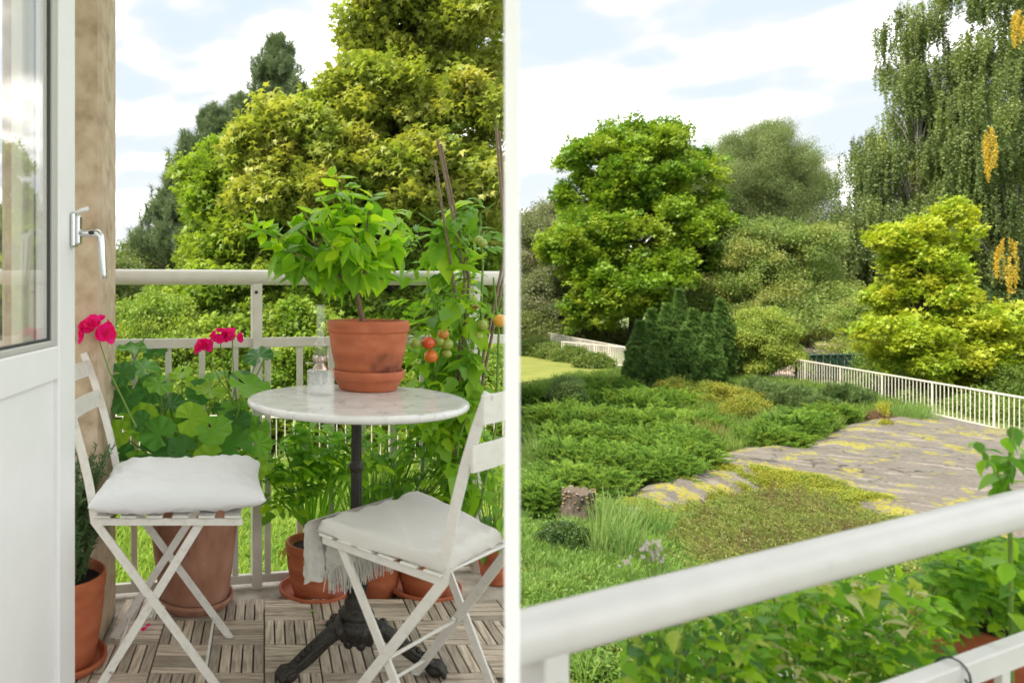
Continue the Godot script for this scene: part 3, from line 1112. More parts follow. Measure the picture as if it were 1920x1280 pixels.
func build_oil_lamp() -> void:
	var c := Vector3(.162, .7345, -2.065)
	var t := thing("oil_lamp", "small glass oil lamp with a slender clear chimney on the marble table", "lamp", c)
	var b := MB.new()
	b.lathe([Vector2(0, 0), Vector2(.037, 0), Vector2(.039, .003), Vector2(.039, .064), Vector2(.036, .069), Vector2(.016, .071), Vector2(.016, .068)], 40)
	part(t, "glass_base", b.mesh(), M.frost_glass)
	b = MB.new()
	b.lathe([Vector2(0, .004), Vector2(.034, .004), Vector2(.034, .050), Vector2(0, .050)], 32)
	var oil := mat(lin(.9, .9, .88, .12), 0.1)
	oil.transparency = BaseMaterial3D.TRANSPARENCY_ALPHA
	part(t, "lamp_oil", b.mesh(), oil)
	b = MB.new()
	b.lathe([Vector2(.022, .068), Vector2(.023, .073), Vector2(.014, .086), Vector2(.012, .090), Vector2(.019, .094), Vector2(.020, .100), Vector2(.015, .108), Vector2(.012, .110)], 32)
	b.tube([Vector3(0, .088, 0), Vector3(-.034, .088, .0)], [.0015], 6)
	b.lathe([Vector2(.0, -.002), Vector2(.007, -.002), Vector2(.007, .002), Vector2(.0, .002)], 12, Vector3(-.036, .088, 0))
	for k in 12:
		var a := TAU * k / 12
		b.tube([Vector3(cos(a) * .019, .093, sin(a) * .019), Vector3(cos(a) * .0225, .101, sin(a) * .0225), Vector3(cos(a) * .0205, .111, sin(a) * .0205)], [.0018, .0022, .0012], 5)
	part(t, "burner", b.mesh(), mat(lin(.50, .42, .36), .25, .9))
	b = MB.new()
	b.tube([Vector3(0, .02, 0), Vector3(0, .07, 0)], [.003], 8)
	part(t, "wick", b.mesh(), M.blanket)
	b = MB.new()
	b.lathe([Vector2(.0195, .100), Vector2(.0195, .138), Vector2(.0185, .143), Vector2(.0125, .148), Vector2(.0120, .155), Vector2(.0120, .255), Vector2(.0112, .2555), Vector2(.0112, .155)], 32)
	part(t, "chimney", b.mesh(), M.thin_glass)

func build_geranium() -> void:
	var base := Vector3(-.232, -0.0005, -2.385)
	var t := pot("potted_geranium", "tall geranium with hot pink blooms in a large pale terracotta pot", base, .152, .112, .40, M.terracotta_pale, [.130, .112, .035], "wide terracotta saucer under the large geranium pot")
	var o := t.position
	var mesh := [round_leaf(7, .2), round_leaf(9, -.12), round_leaf(8, .05)]
	var root := Vector3(0, .36, 0)
	# [px, py, depth, radius px, tilt towards viewer]
	var leaves := [[245, 655, 2.45, 40, .2], [290, 660, 2.5, 34, .5], [270, 690, 2.35, 46, .5], [215, 700, 2.3, 40, .8], [235, 745, 2.3, 46, .9], [300, 720, 2.35, 42, .6], [320, 760, 2.42, 38, .7], [265, 785, 2.26, 48, .8], [222, 812, 2.24, 40, 1.1], [355, 785, 2.27, 48, 1.2], [300, 815, 2.24, 52, .9], [285, 850, 2.22, 58, .7], [345, 845, 2.22, 44, .9], [395, 730, 2.4, 42, .4], [370, 720, 2.46, 38, .3], [400, 805, 2.23, 48, .7], [440, 835, 2.24, 56, .8], [462, 722, 2.27, 60, .5], [485, 668, 2.35, 44, .3], [430, 765, 2.4, 44, .4], [480, 800, 2.4, 42, .7], [470, 870, 2.26, 50, 1.0], [500, 660, 2.42, 36, .2], [395, 860, 2.2, 44, 1.1], [250, 870, 2.24, 42, 1.0], [340, 700, 2.5, 36, .4], [205, 850, 2.3, 36, 1.2], [420, 880, 2.3, 46, 1.1], [330, 880, 2.3, 46, 1.2], [360, 760, 2.5, 36, .5], [410, 700, 2.48, 36, .3], [280, 740, 2.48, 40, .4], [440, 790, 2.3, 40, .9], [230, 780, 2.42, 38, .9], [315, 790, 2.48, 44, .8], [375, 830, 2.42, 48, 1.0], [460, 900, 2.36, 40, 1.2], [445, 700, 2.46, 32, .2], [205, 750, 2.40, 34, 1.2]]
	for k in 26:
		leaves.append([rnd(210, 490), rnd(730, 890), rnd(2.22, 2.5), rnd(30, 46), rnd(.4, 1.3)])
	for l in leaves:
		var p := P(l[0], l[1], l[2])
		p.x = maxf(p.x, -.46)
		p -= o
		var up := Vector3(rnd(-.35, .35), cos(l[4]), sin(l[4]) + rnd(-.2, .2)).normalized()
		var yaw := rnd(0, TAU)
		var z := Vector3(cos(yaw), 0, sin(yaw))
		z = (z - up * z.dot(up)).normalized()
		var bs := Basis(up.cross(z), up, z).scaled_local(Vector3.ONE * (l[3] / F * l[2] * 0.66))
		var tone := rng.randi() % 4
		var lf := part(t, "leaf", mesh[rng.randi() % 3], M.geranium[tone], Transform3D(bs, p))
		var q := root.lerp(p, .45) + Vector3(rnd(-.04, .04), -.01, rnd(-.03, .03))
		stem_tube(t, "stalk", [root + Vector3(rnd(-.05, .05), 0, rnd(-.05, .05)), q, p - up * .004], .0042, .0020, M.stem)
	var petal := leaf_mesh([.1, .38, .5, .46, .25], .15, -.1)
	for h in [[181, 626, 2.08, 33, [255, 800]], [435, 632, 2.36, 20, [455, 830]], [411, 634, 2.36, 17, [455, 830]], [383, 654, 2.34, 19, [470, 800]]]:
		var c := P(h[0], h[1], h[2]) - o
		var f := P(h[4][0], h[4][1], h[2]) - o
		stem_tube(t, "flower_stalk", [f, f.lerp(c, .6) + Vector3(-.01, 0, 0), c], .0030, .0018, M.stem)
		var R: float = h[3] / F * h[2]
		for k in (15 if h[3] > 25 else 11):
			var d := rdir()
			d.y = absf(d.y) * .9 - .15
			d = d.normalized()
			var fc := c + d * R * .72
			for j in 5:
				var a := TAU * j / 5 + k
				var u := d.cross(Vector3.UP if absf(d.y) < .9 else Vector3.RIGHT).normalized()
				var w := d.cross(u)
				var pd := (u * cos(a) + w * sin(a) + d * .45).normalized()
				var y := (d - pd * d.dot(pd)).normalized()
				part(t, "petal", petal, M.petal if (k + j) % 3 else M.petal2, Transform3D(Basis(y.cross(pd), y, pd).scaled_local(Vector3.ONE * R * rnd(.46, .62)), fc))
	for h in [[292, 585, 2.42, [245, 690]], [322, 720, 2.4, [305, 790]]]:
		var c := P(h[0], h[1], h[2]) - o
		stem_tube(t, "flower_stalk", [P(h[3][0], h[3][1], h[2]) - o, c], .0028, .0018, M.stem)
		for k in 7:
			stem_tube(t, "bud", [c, c + Vector3(rnd(-.02, .02), rnd(-.005, .02), rnd(-.01, .01))], .0015, .003, M.stem)

func build_rosemary() -> void:
	var base := Vector3(-.556, -0.0005, -1.985)
	var t := pot("potted_rosemary", "rosemary in a terracotta pot tucked between the door and the pillar", base, .118, .085, .245, M.terracotta, [.120, .10, .03], "weathered terracotta saucer under the rosemary pot by the pillar")
	var b := MB.new()
	for k in 90:
		var a := rnd(0, TAU)
		var p := Vector3(cos(a) * rnd(0, .06), .215, sin(a) * rnd(0, .06))
		var q := p + Vector3(rnd(-.09, .13), rnd(.16, .38), rnd(-.09, .07))
		var pts := [p, p.lerp(q, .5) + Vector3(rnd(-.015, .015), .02, 0), q]
		b.tube(pts, [.0025, .0018, .0008], 4, false)
		for j in 42:
			var f := .1 + .9 * j / 42.0
			var c: Vector3 = (pts[0] as Vector3).lerp(pts[1], f * 2) if f < .5 else (pts[1] as Vector3).lerp(pts[2], f * 2 - 1)
			var d := (rdir() + Vector3.UP * .8).normalized() * rnd(.018, .030)
			var s := d.cross(rdir()).normalized() * .003
			b.face(c - s, c + s, c + d + s * .3, c + d - s * .3)
	part(t, "needles", b.mesh(), leaf_mat(.075, .125, .045, .6, .3)).set_meta("kind", "stuff")

func build_celery() -> void:
	var base := Vector3(.172, -0.0305, -2.49)
	var t := pot("potted_celery", "celery with thick stalks and yellowing base in a small terracotta pot", base, .098, .070, .185, M.terracotta, [.120, .095, .04], "terracotta saucer under the celery pot by the railing")
	var o := t.position
	var leaf := [lobed_leaf([[.25, -1.1, .42, .13], [.25, 1.1, .42, .13], [.6, -.9, .42, .14], [.6, .9, .42, .14], [.75, 0.0, .5, .2]], .2), lobed_leaf([[.3, -1.0, .5, .16], [.3, 1.0, .5, .16], [.6, 0.0, .6, .24]], .45)]
	var root := Vector3(0, .165, 0)
	for e in [[505, 850, -.05], [530, 830, 0], [520, 870, .04], [560, 820, .03], [585, 810, -.06], [610, 830, .02], [640, 825, -.02], [600, 860, .08], [560, 880, -.1], [500, 895, .0], [625, 870, -.08], [545, 800, .05], [580, 790, .0], [648, 850, .04], [515, 930, -.06], [700, 830, -.04], [690, 810, .02]]:
		var p := P(e[0], e[1], 2.47 + e[2]) - o
		var mid := root.lerp(p, .55) + Vector3(0, .02, 0)
		var tip := p
		stem_tube(t, "stalk", [root + Vector3(rnd(-.03, .03), 0, rnd(-.03, .03)), mid, tip], .0065, .0025, M.celery[1 + rng.randi() % 2])
		for k in 9:
			var f := 1.0 - k * .05
			var q := mid.lerp(tip, (f - .5) * 2)
			put_leaf(t, leaf[rng.randi() % 2], M.celery, q, Vector3(rnd(-1, 1), rnd(-.1, .6), rnd(-.6, 1)), rnd(.06, .105), rnd(-.4, .4))
	var yl := leaf_mat(.42, .36, .05, .5, .5)
	for k in 9:
		var a := rnd(0, TAU)
		part(t, "withered_leaf", leaf[1], yl, Transform3D(aim(Vector3(cos(a), -.5, sin(a)), 0).scaled(Vector3.ONE * rnd(.04, .065)), Vector3(cos(a) * .075, .17, sin(a) * .075)))

func build_tomato() -> void:
	var base := Vector3(.560, -0.0305, -2.51)
	var t := pot("potted_tomato", "staked tomato plant with ripening fruit in a terracotta pot by the railing", base, .105, .075, .19, M.terracotta, [.125, .10, .04], "terracotta saucer under the tomato pot by the railing")
	var o := t.position
	var lim := func(p: Vector3) -> Vector3:
		p.x = minf(p.x, -p.z * 0.340)
		return p
	# canes
	for q in [[820, 262, 872, 520, 0.0], [826, 270, 880, 520, .012], [815, 300, 868, 640, -.012], [930, 235, 948, 470, .03], [936, 245, 955, 470, .05]]:
		var top := P(q[0], q[1], 2.46 + q[4])
		var bot := P(q[2], q[3], 2.46 + q[4])
		var d := (bot - top)
		var foot: Vector3 = top + d * ((top.y - .16) / -d.y)
		foot = foot.lerp(Vector3(o.x, .16, o.z) + Vector3(rnd(-.04, .04), 0, rnd(-.04, .04)), .75)
		var knee := bot
		stem_tube(t, "cane", [lim.call(top) - o, lim.call(knee) - o, lim.call(foot) - o], .0045, .0055, M.bamboo)
	var mesh := [lobed_leaf([[.15, -1.2, .30, .09], [.15, 1.2, .30, .09], [.45, -1.05, .38, .12], [.45, 1.05, .38, .12], [.75, -.8, .32, .11], [.75, .8, .32, .11], [.9, 0.0, .42, .16]], .35), lobed_leaf([[.2, -1.1, .4, .12], [.2, 1.1, .4, .12], [.6, -.9, .38, .13], [.6, .9, .38, .13], [.85, 0.0, .5, .2]], .7), leaf_mesh([.03, .2, .3, .22, .26, .12, .01], .3, .5, .02)]
	# main vines
	var vines := []
	for q in [[[800, 1080], [840, 900], [870, 700], [880, 520], [830, 430], [785, 400]], [[820, 1080], [880, 880], [900, 640], [905, 500], [900, 400], [930, 380]], [[800, 1080], [790, 900], [800, 760], [840, 640], [800, 520]], [[830, 1080], [900, 950], [930, 800], [935, 620], [925, 520]], [[800, 1080], [850, 950], [860, 820], [900, 720], [860, 600]]]:
		var pts := []
		for w in q:
			pts.append((lim.call(P(w[0], w[1], 2.46 + rnd(-.08, .06))) as Vector3) - o)
		stem_tube(t, "vine", pts, .006, .003, M.stem)
		vines.append(pts)
	for k in 290:
		var vine: Array = vines[rng.randi() % vines.size()]
		var s := rng.randi() % (vine.size() - 1)
		if s == 0 and rng.randf() < .35:
			s = 1 + rng.randi() % (vine.size() - 2)
		var p: Vector3 = (vine[s] as Vector3).lerp(vine[s + 1], rng.randf())
		p += Vector3(rnd(-.13, .12), rnd(-.05, .05), rnd(-.14, .03))
		var d := Vector3(rnd(-1, 1), rnd(-.5, .25), rnd(-.4, 1))
		var size := rnd(.075, .15)
		var w := p + o
		if w.y < .3: continue
		if w.x + size > -w.z * .336:
			p.x -= w.x + size - (-w.z) * .336
			d.x = -absf(d.x)
		var tone := rng.randi() % 4
		put_leaf(t, mesh[rng.randi() % 3], M.tomato, p, d, size, rnd(-.6, .6), tone)
	var tb := MB.new()
	tb.ball(Vector3.ZERO, Vector3(1, .92, 1), 12, 18)
	var tm := tb.mesh()
	for q in [[778, 643, 11, 0], [803, 643, 13, 2], [808, 668, 13, 3], [831, 626, 11, 4], [838, 645, 12, 0], [824, 640, 10, 0], [838, 663, 9, 0], [938, 601, 13, 5], [898, 450, 9, 0], [905, 456, 9, 0], [905, 610, 11, 0], [898, 632, 11, 0], [886, 575, 9, 6]]:
		var z: float = 2.36 if q[3] != 6 else 2.5
		var p: Vector3 = lim.call(P(q[0], q[1], z))
		var c: Array = [[.26, .33, .05], [.3, .34, .05], [.58, .085, .025], [.62, .16, .025], [.50, .20, .03], [.70, .36, .05], [.45, .03, .02]][q[3]]
		var m := mat(lin(c[0], c[1], c[2]), .22)
		m.subsurf_scatter_enabled = true
		m.subsurf_scatter_strength = .15
		part(t, "tomato", tm, m, Transform3D(Basis().scaled(Vector3.ONE * q[2] / F * z), p - o))
		stem_tube(t, "fruit_stalk", [p - o + Vector3.UP * q[2] / F * z * .9, p - o + Vector3(.01, .04, -.02)], .002, .003, M.stem)

func build_chives() -> void:
	var base := Vector3(.842, -0.0305, -2.62)
	var t := pot("potted_herb", "small terracotta pot of dark leaved herb in the corner behind the chair", base, .062, .045, .13, M.terracotta, [], "")
	var o := t.position
	for k in 40:
		var p := Vector3(rnd(-.10, .035), rnd(.14, .5), rnd(-.02, .10))
		stem_tube(t, "stem", [Vector3(0, .1, 0), p * .6, p], .002, .001, M.stem)
		put_leaf(t, leaf_mesh([.03, .2, .3, .25, .15, .01], .3, .5), M.herb, p, Vector3(-absf(rnd(.1, 1)), rnd(-.5, .5), rnd(0, 1)), rnd(.05, .09))
	# chives in a low pot under the table
	base = Vector3(.395, -0.0305, -2.53)
	t = pot("potted_chives", "fine green chives in a low terracotta pot behind the table leg", base, .085, .065, .15, M.terracotta, [], "")
	var b := MB.new()
	for k in 420:
		var a := rnd(0, TAU)
		var r := sqrt(rng.randf()) * .07
		var p := Vector3(cos(a) * r, .125, sin(a) * r)
		var q := p + Vector3(cos(a) * rnd(.0, .15) + rnd(-.03, .03), rnd(.18, .36), sin(a) * rnd(0, .06))
		var s := Vector3(rnd(-1, 1), 0, rnd(-1, 1)).normalized() * .0016
		var mid := p.lerp(q, .55) + Vector3.UP * .03
		b.face(p - s, p + s, mid + s, mid - s)
		b.face(mid - s, mid + s, q + s * .3, q - s * .3)
	part(t, "blades", b.mesh(), leaf_mat(.11, .25, .03, .5, .5)).set_meta("kind", "stuff")
	var leaf := lobed_leaf([[.25, -1.1, .42, .13], [.25, 1.1, .42, .13], [.6, -.9, .42, .14], [.6, .9, .42, .14], [.75, 0.0, .5, .2]], .3)
	for k in 60:
		var p := P(rnd(690, 900), rnd(800, 935), 2.5 + rnd(-.05, .06)) - t.position
		if p.x + t.position.x > .80: continue
		stem_tube(t, "stem", [Vector3(rnd(-.04, .04), .12, rnd(-.03, .03)), p * Vector3(.6, .7, .6) , p], .0018, .0012, M.stem)
		put_leaf(t, leaf, M.celery, p, Vector3(rnd(-1, 1), rnd(-.3, .5), rnd(-.3, 1)), rnd(.05, .09))

func build_fallen() -> void:
	var petal := leaf_mesh([.1, .38, .5, .46, .25], .3, .3)
	for q in [[274, 1180, 0], [283, 1174, 1], [582, 1150, 2], [606, 1166, 3]]:
		var z: float = F * EYE / (q[1] - CY)
		var m: Material = [M.petal2, M.petal, M.celery[2], leaf_mat(.6, .45, .4)][q[2]]
		var o := single("fallen_petal" if q[2] != 2 else "fallen_leaf", petal, m, ["dark pink petal lying on the deck below the left chair", "bright pink petal lying on the deck below the left chair", "small green leaf fallen on the deck near the celery pot", "pale petal lying on the deck near the table foot"][q[2]], "petal" if q[2] != 2 else "leaf")
		o.transform = Transform3D(Basis(Vector3.UP, rnd(0, TAU)).scaled(Vector3.ONE * .017), P(q[0], q[1], z) + Vector3.UP * .006)

# ------------------------------------------------------------------ railing and herbs on the garden side
const RA := Vector3(.262, .674, -.739)
const RD := Vector3(.850, .0385, -.314)

func build_garden_side() -> void:
	# slim upright flat bar between the two parts of the balcony
	var ray := Vector3(.3445, 0, -1).normalized()
	var across := ray.cross(Vector3.UP)
	var b := MB.new()
	b.box(Vector3(.0138, 4.3, .05), .0006, Transform3D(Basis(across, Vector3.UP, across.cross(Vector3.UP)), Vector3(.3445 * .705, .95, -.705)))
	single("flat_bar_post", b.mesh(), M.post_white, "slim white upright flat bar post where the two railings part", "post")
	var t := thing("garden_railing", "thick white round handrail slanting past the garden view with herbs behind", "railing")
	# handrail mitred against the flat bar
	b = MB.new()
	var u := RD.cross(Vector3.UP).normalized()
	var w := u.cross(RD.normalized())
	var n := 28
	for k in 2:
		for i in n:
			var a := TAU * i / n
			var off := (u * cos(a) + w * sin(a)) * .0257
			var p := RA + off
			var s := 1.45
			if k == 0:
				s = -(p.x + .3445 * p.z) / (RD.x + .3445 * RD.z)
			b.vert(p + RD * s)
	for i in n:
		var a := i
		var c := (i + 1) % n
		b.tri(a, c, a + n); b.tri(c, c + n, a + n)
	part(t, "handrail", b.mesh(), M.rail_white)
	b = MB.new()
	b.bar(RA + RD * .03 - Vector3.UP * .205, RA + RD * 1.45 - Vector3.UP * .205, Vector3.UP, .034, .022, .002)
	part(t, "middle_rail", b.mesh(), M.rail_white)
	var dh := Vector3(RD.x, 0, RD.z).normalized()
	for s in [.035, 1.35]:
		b = MB.new()
		b.box(Vector3(.032, 1.1, .04), .002, Transform3D(Basis(dh, Vector3.UP, dh.cross(Vector3.UP)), RA + RD * s - Vector3.UP * .565))
		var o := part(t, "post", b.mesh(), M.rail_white)
		b = MB.new()
		b.ball(RA + RD * s - Vector3.UP * .052 + dh.cross(Vector3.UP) * .021, Vector3(.008, .008, .004), 6, 12)
		part(o, "bolt", b.mesh(), M.iron)
	var k2 := .16
	while k2 < 1.3:
		b = MB.new()
		b.bar(RA + RD * k2 - Vector3.UP * 1.1, RA + RD * k2 - Vector3.UP * .223, dh, .02, .01, .001)
		part(t, "baluster", b.mesh(), M.rail_white)
		k2 += .13
	# cable tie round the middle rail
	b = MB.new()
	var cp := RA + RD * .80 - Vector3.UP * .205
	var pts := []
	var outw := -dh.cross(Vector3.UP)
	for k in 17:
		var a := TAU * k / 16
		pts.append(cp + outw * cos(a) * .0185 + Vector3.UP * sin(a) * .024 + dh * .012 * sin(a * .5))
	b.tube(pts, [.0016], 6, false)
	b.tube([cp - outw * .0185 + Vector3.UP * .005, cp - outw * .03 - Vector3.UP * .04 + dh * .02], [.0016], 6)
	single("cable_tie", b.mesh(), M.gasket, "black cable tie looped round the lower white rail", "cable tie")
	# planter shelf hung outside the railing
	b = MB.new()
	var sc := RA + RD * .85 + outw * .36
	b.box(Vector3(1.25, .02, .56), .003, Transform3D(Basis(dh, Vector3.UP, dh.cross(Vector3.UP)), Vector3(sc.x, .07, sc.z)))
	for s in [.3, .85, 1.4]:
		var q: Vector3 = RA + RD * s
		b.bar(Vector3(q.x, .045, q.z) + outw * .03, Vector3(q.x, .045, q.z) + outw * .62, Vector3.UP, .03, .01)
	single("planter_shelf", b.mesh(), M.white_steel, "white planter shelf hung outside the slanting railing below the herbs", "shelf")
	b = MB.new()
	b = slab_sheet([Vector2(.24, -.70), Vector2(1.5, -1.17), Vector2(1.5, .8), Vector2(.24, .8)], -.42, -.62)
	structure("side_floor", b.mesh(), M.slab)
	var mesh_mint := [leaf_mesh([.03, .24, .33, .28, .16, .01], .3, .3), leaf_mesh([.03, .28, .36, .3, .14, .01], .2, .15), leaf_mesh([.03, .2, .3, .27, .15, .01], .45, .5)]
	var mesh_par := [lobed_leaf([[.25, -1.1, .42, .15], [.25, 1.1, .42, .15], [.55, -.8, .42, .16], [.55, .8, .42, .16], [.7, 0.0, .5, .2]], .2), lobed_leaf([[.3, -1.0, .5, .18], [.3, 1.0, .5, .18], [.6, 0.0, .6, .26]], .45)]
	herb("potted_oregano", "leggy flowering oregano in a pot below the slanting handrail", Vector3(P(1290, 0, 1.12).x, .08, -1.12), .085, [1170, 1440, 1105, 1300], 1.12, .10, mesh_mint, M.herb + [leaf_mat(.05, .13, .03), leaf_mat(.30, .38, .06)], 230, [.018, .034], [[1226, 1022], [1240, 1040], [1222, 1045], [1212, 1035], [1330, 1245], [1345, 1262], [1180, 1060]])
	herb("potted_mint", "dense bright green mint in a pot below the slanting handrail", Vector3(P(1560, 0, 1.22).x, .08, -1.22), .10, [1400, 1770, 1065, 1300], 1.20, .12, mesh_mint + mesh_par, M.celery + M.herb + [leaf_mat(.36, .44, .05), leaf_mat(.48, .46, .22)], 260, [.024, .044], [[1640, 1185], [1655, 1195]])
	build_sprig()
	herb("potted_parsley", "lush parsley in a wide terracotta pot behind the lower white rail", Vector3(P(1905, 0, 1.36).x, .08, -1.36), .150, [1740, 1960, 1000, 1160], 1.34, .12, mesh_par, M.herb, 280, [.03, .05], [])

func build_sprig() -> void:
	var at := Vector3(P(1900, 0, 1.16).x, .08, -1.16)
	var t := pot("potted_mint", "tall sprig of mint with broad dark leaves reaching over the handrail", at, .06, .045, .16, M.terracotta, [], "")
	var o := t.position
	var pts := [Vector3(0, .13, 0), P(1895, 1000, 1.16) - o, P(1890, 900, 1.16) - o, P(1900, 800, 1.16) - o]
	stem_tube(t, "stem", pts, .0035, .002, M.stem)
	var p2 := P(1830, 830, 1.16) - o
	stem_tube(t, "stem", [P(1893, 930, 1.16) - o, P(1860, 870, 1.16) - o, p2], .002, .0012, M.stem)
	var me := [leaf_mesh([.03, .24, .33, .28, .16, .01], .3, .3), leaf_mesh([.03, .2, .3, .27, .15, .01], .45, .5)]
	for q in [[1895, 800, .03], [1885, 820, .034], [1905, 835, .036], [1880, 855, .036], [1900, 870, .04], [1888, 890, .045], [1875, 910, .04], [1905, 905, .042], [1895, 930, .045], [1870, 865, .03], [1845, 845, .026], [1832, 828, .022], [1915, 860, .04], [1912, 930, .045], [1850, 862, .026], [1890, 960, .045], [1900, 1010, .04], [1885, 1050, .045], [1905, 1100, .04], [1895, 1150, .04]]:
		for j in 2:
			put_leaf(t, me[j], M.herb, P(q[0], q[1], 1.16 + rnd(-.02, .02)) - o, Vector3(rnd(-1, 1), rnd(-1, .2), rnd(-.3, .8)), q[2] * rnd(.8, 1.1), rnd(-.5, .5))

func herb(called: String, label: String, at: Vector3, rim: float, box: Array, z0: float, dz: float, meshes: Array, mats: Array, n: int, sizes: Array, blooms: Array) -> void:
	var h := .20 if rim < .12 else .335
	var t := pot(called, label, at, rim, rim * .72, h, M.terracotta, [], "")
	var o := t.position
	for k in 34:
		var p := P(rnd(box[0], box[1]), rnd(box[2], (box[2] + box[3]) / 2.0), z0 + rnd(-dz, dz)) - o
		var r := Vector3(rnd(-.6, .6) * rim, h - .03, rnd(-.6, .6) * rim)
		stem_tube(t, "stem", [r, r.lerp(p, .5) + Vector3(0, .02, 0), p], .002, .0012, M.stem)
	for k in n:
		var f := pow(rng.randf(), .8)
		var px := rnd(box[0], box[1])
		var top: float = box[2] + 55.0 * pow(absf(px - (box[0] + box[1]) / 2.0) / (box[1] - box[0]) * 2, 2) + rnd(-18, 22)
		var p := P(px, lerpf(top, box[3], f), z0 + rnd(-dz, dz)) - o
		put_leaf(t, meshes[rng.randi() % meshes.size()], mats, p, Vector3(rnd(-1, 1), rnd(-.3, .5), rnd(-.5, 1)), rnd(sizes[0], sizes[1]), rnd(-.7, .7))
	# finer growth between the large leaves
	for m in mats.size():
		var xf := []
		var cols := []
		for k in 80:
			var px := rnd(box[0], box[1])
			var top: float = box[2] + 60.0 * pow(absf(px - (box[0] + box[1]) / 2.0) / (box[1] - box[0]) * 2, 2) + 10
			var p := P(px, lerpf(top, box[3] + 20, rng.randf()), z0 + rnd(-dz, dz)) - o
			xf.append(Transform3D(aim(Vector3(rnd(-1, 1), rnd(-.3, .6), rnd(-.5, 1)), rnd(-.7, .7)).scaled(Vector3.ONE * rnd(sizes[0] * .6, sizes[1] * .75)), p))
			cols.append(Color(1, 1, 1))
		many(t, "fine_leaves", meshes[m % meshes.size()], mats[m], xf, cols)
	var pm := leaf_mesh([.1, .38, .5, .4, .2], .2, .2)
	var bm := leaf_mat(.62, .50, .56, .6, .4)
	for q in blooms:
		var c := P(q[0], q[1], z0) - o
		if q[1] < 1100:
			stem_tube(t, "stem", [Vector3(0, h - .03, 0), Vector3(c.x * .7, c.y * .6, c.z * .7), c], .002, .0014, M.stem)
		for k in 18:
			var d := (rdir() + Vector3.UP * .4).normalized()
			part(t, "blossom", pm, bm if k % 3 else mats[2], Transform3D(aim(d, rnd(0, 3)).scaled(Vector3.ONE * rnd(.004, .007)), c + d * rnd(.002, .012)))

# ------------------------------------------------------------------ foliage meshes for trees and shrubs
func maple_cluster(count: int, spread: float, size: float) -> ArrayMesh:
	var b := MB.new()
	for k in count:
		var c := rdir() * spread * pow(rng.randf(), .45)
		c.y *= .6
		var up := (Vector3(rnd(-.9, .9), 1, rnd(-.9, .9))).normalized()
		var zd := rdir()
		zd = (zd - up * zd.dot(up)).normalized()
		var xd := up.cross(zd)
		var s := size * rnd(.75, 1.2)
		var ctr := b.vert(c)
		var first := b.v.size()
		var rs := [.18, .62, .38, .92, .45, 1.05, .45, .92, .38, .62]
		for j in 10:
			var a := TAU * j / 10 - PI
			var r: float = rs[j] * s
			b.vert(c + zd * cos(a) * r + xd * sin(a) * r - up * r * r / s * .35)
		for j in 10:
			b.tri(ctr, first + (j + 1) % 10, first + j)
	return b.mesh()

func oval_cluster(count: int, spread: float, size: float, slim := .5, flat := .7) -> ArrayMesh:
	var b := MB.new()
	for k in count:
		var c := rdir() * spread * pow(rng.randf(), .45)
		c.y *= flat
		var d := (rdir() + Vector3(0, -.15, 0)).normalized()
		var s := d.cross(rdir()).normalized()
		var l := size * rnd(.7, 1.25)
		var m := c + d * l * .5
		var up := s.cross(d) * l * .08
		b.face(c, m + s * l * slim * .5 + up, c + d * l, m - s * l * slim * .5 + up)
	return b.mesh()

func strand(count: int, length: float, size: float) -> ArrayMesh:
	var b := MB.new()
	for k in count:
		var f := float(k) / count
		var c := Vector3(sin(f * 3.0) * .05 + rnd(-.05, .05) * (1.2 - f), -f * length, rnd(-.06, .06) * (1.2 - f))
		var d := (Vector3(rnd(-1, 1), rnd(-1.6, -.1), rnd(-1, 1))).normalized()
		var s := d.cross(rdir()).normalized()
		var l := size * rnd(.7, 1.3)
		var m := c + d * l * .45
		b.face(c, m + s * l * .36, c + d * l, m - s * l * .36)
	b.tube([Vector3(0, .1, 0), Vector3(.05, -length * .5, 0), Vector3(.01, -length, 0)], [.008, .005, .002], 3, false)
	return b.mesh()

func needle_tuft(count: int, length: float, width: float, shoot := 1.0) -> ArrayMesh:
	var b := MB.new()
	for k in count:
		var f := rng.randf()
		var c := Vector3(0, f * shoot, 0)
		var a := rnd(0, TAU)
		var d := Vector3(cos(a), rnd(.35, 1.1), sin(a)).normalized()
		var s := d.cross(rdir()).normalized() * width
		b.face3(c - s, c + s, c + d * length * rnd(.7, 1.1))
	b.tube([Vector3.ZERO, Vector3(0, shoot, 0)], [width * 1.6, width], 4, false)
	return b.mesh()

func frond(count: int, length: float) -> ArrayMesh:
	# juniper plume: fine branchlets crowding an arching shoot along +Z
	var b := MB.new()
	for k in count:
		var f := (k + .5) / count
		var c := Vector3(0, sin(f * 2.4) * .22 * length, f * length)
		for j in 6:
			var l := length * lerpf(.34, .12, f) * rnd(.7, 1.2)
			var d := Vector3(rnd(-1, 1), rnd(-.15, .9), rnd(.3, 1.2)).normalized()
			var q := d.cross(rdir()).normalized() * length * .022
			b.face3(c - q, c + q, c + d * l)
	return b.mesh()

func tuft(count: int, h: float, spread: float, w: float) -> ArrayMesh:
	var b := MB.new()
	for k in count:
		var a := rnd(0, TAU)
		var p := Vector3(cos(a), 0, sin(a)) * rnd(0, spread * .5)
		var q := p + Vector3(cos(a) * rnd(.2, 1) * spread, h * rnd(.55, 1.1), sin(a) * rnd(.2, 1) * spread)
		var m := p.lerp(q, .55) + Vector3.UP * h * .14
		var s := Vector3(-sin(a), 0, cos(a)).rotated(Vector3.UP, rnd(-1, 1)) * w
		b.face(p - s, p + s, m + s * .8, m - s * .8)
		b.face3(m - s * .8, m + s * .8, q)
	return b.mesh()

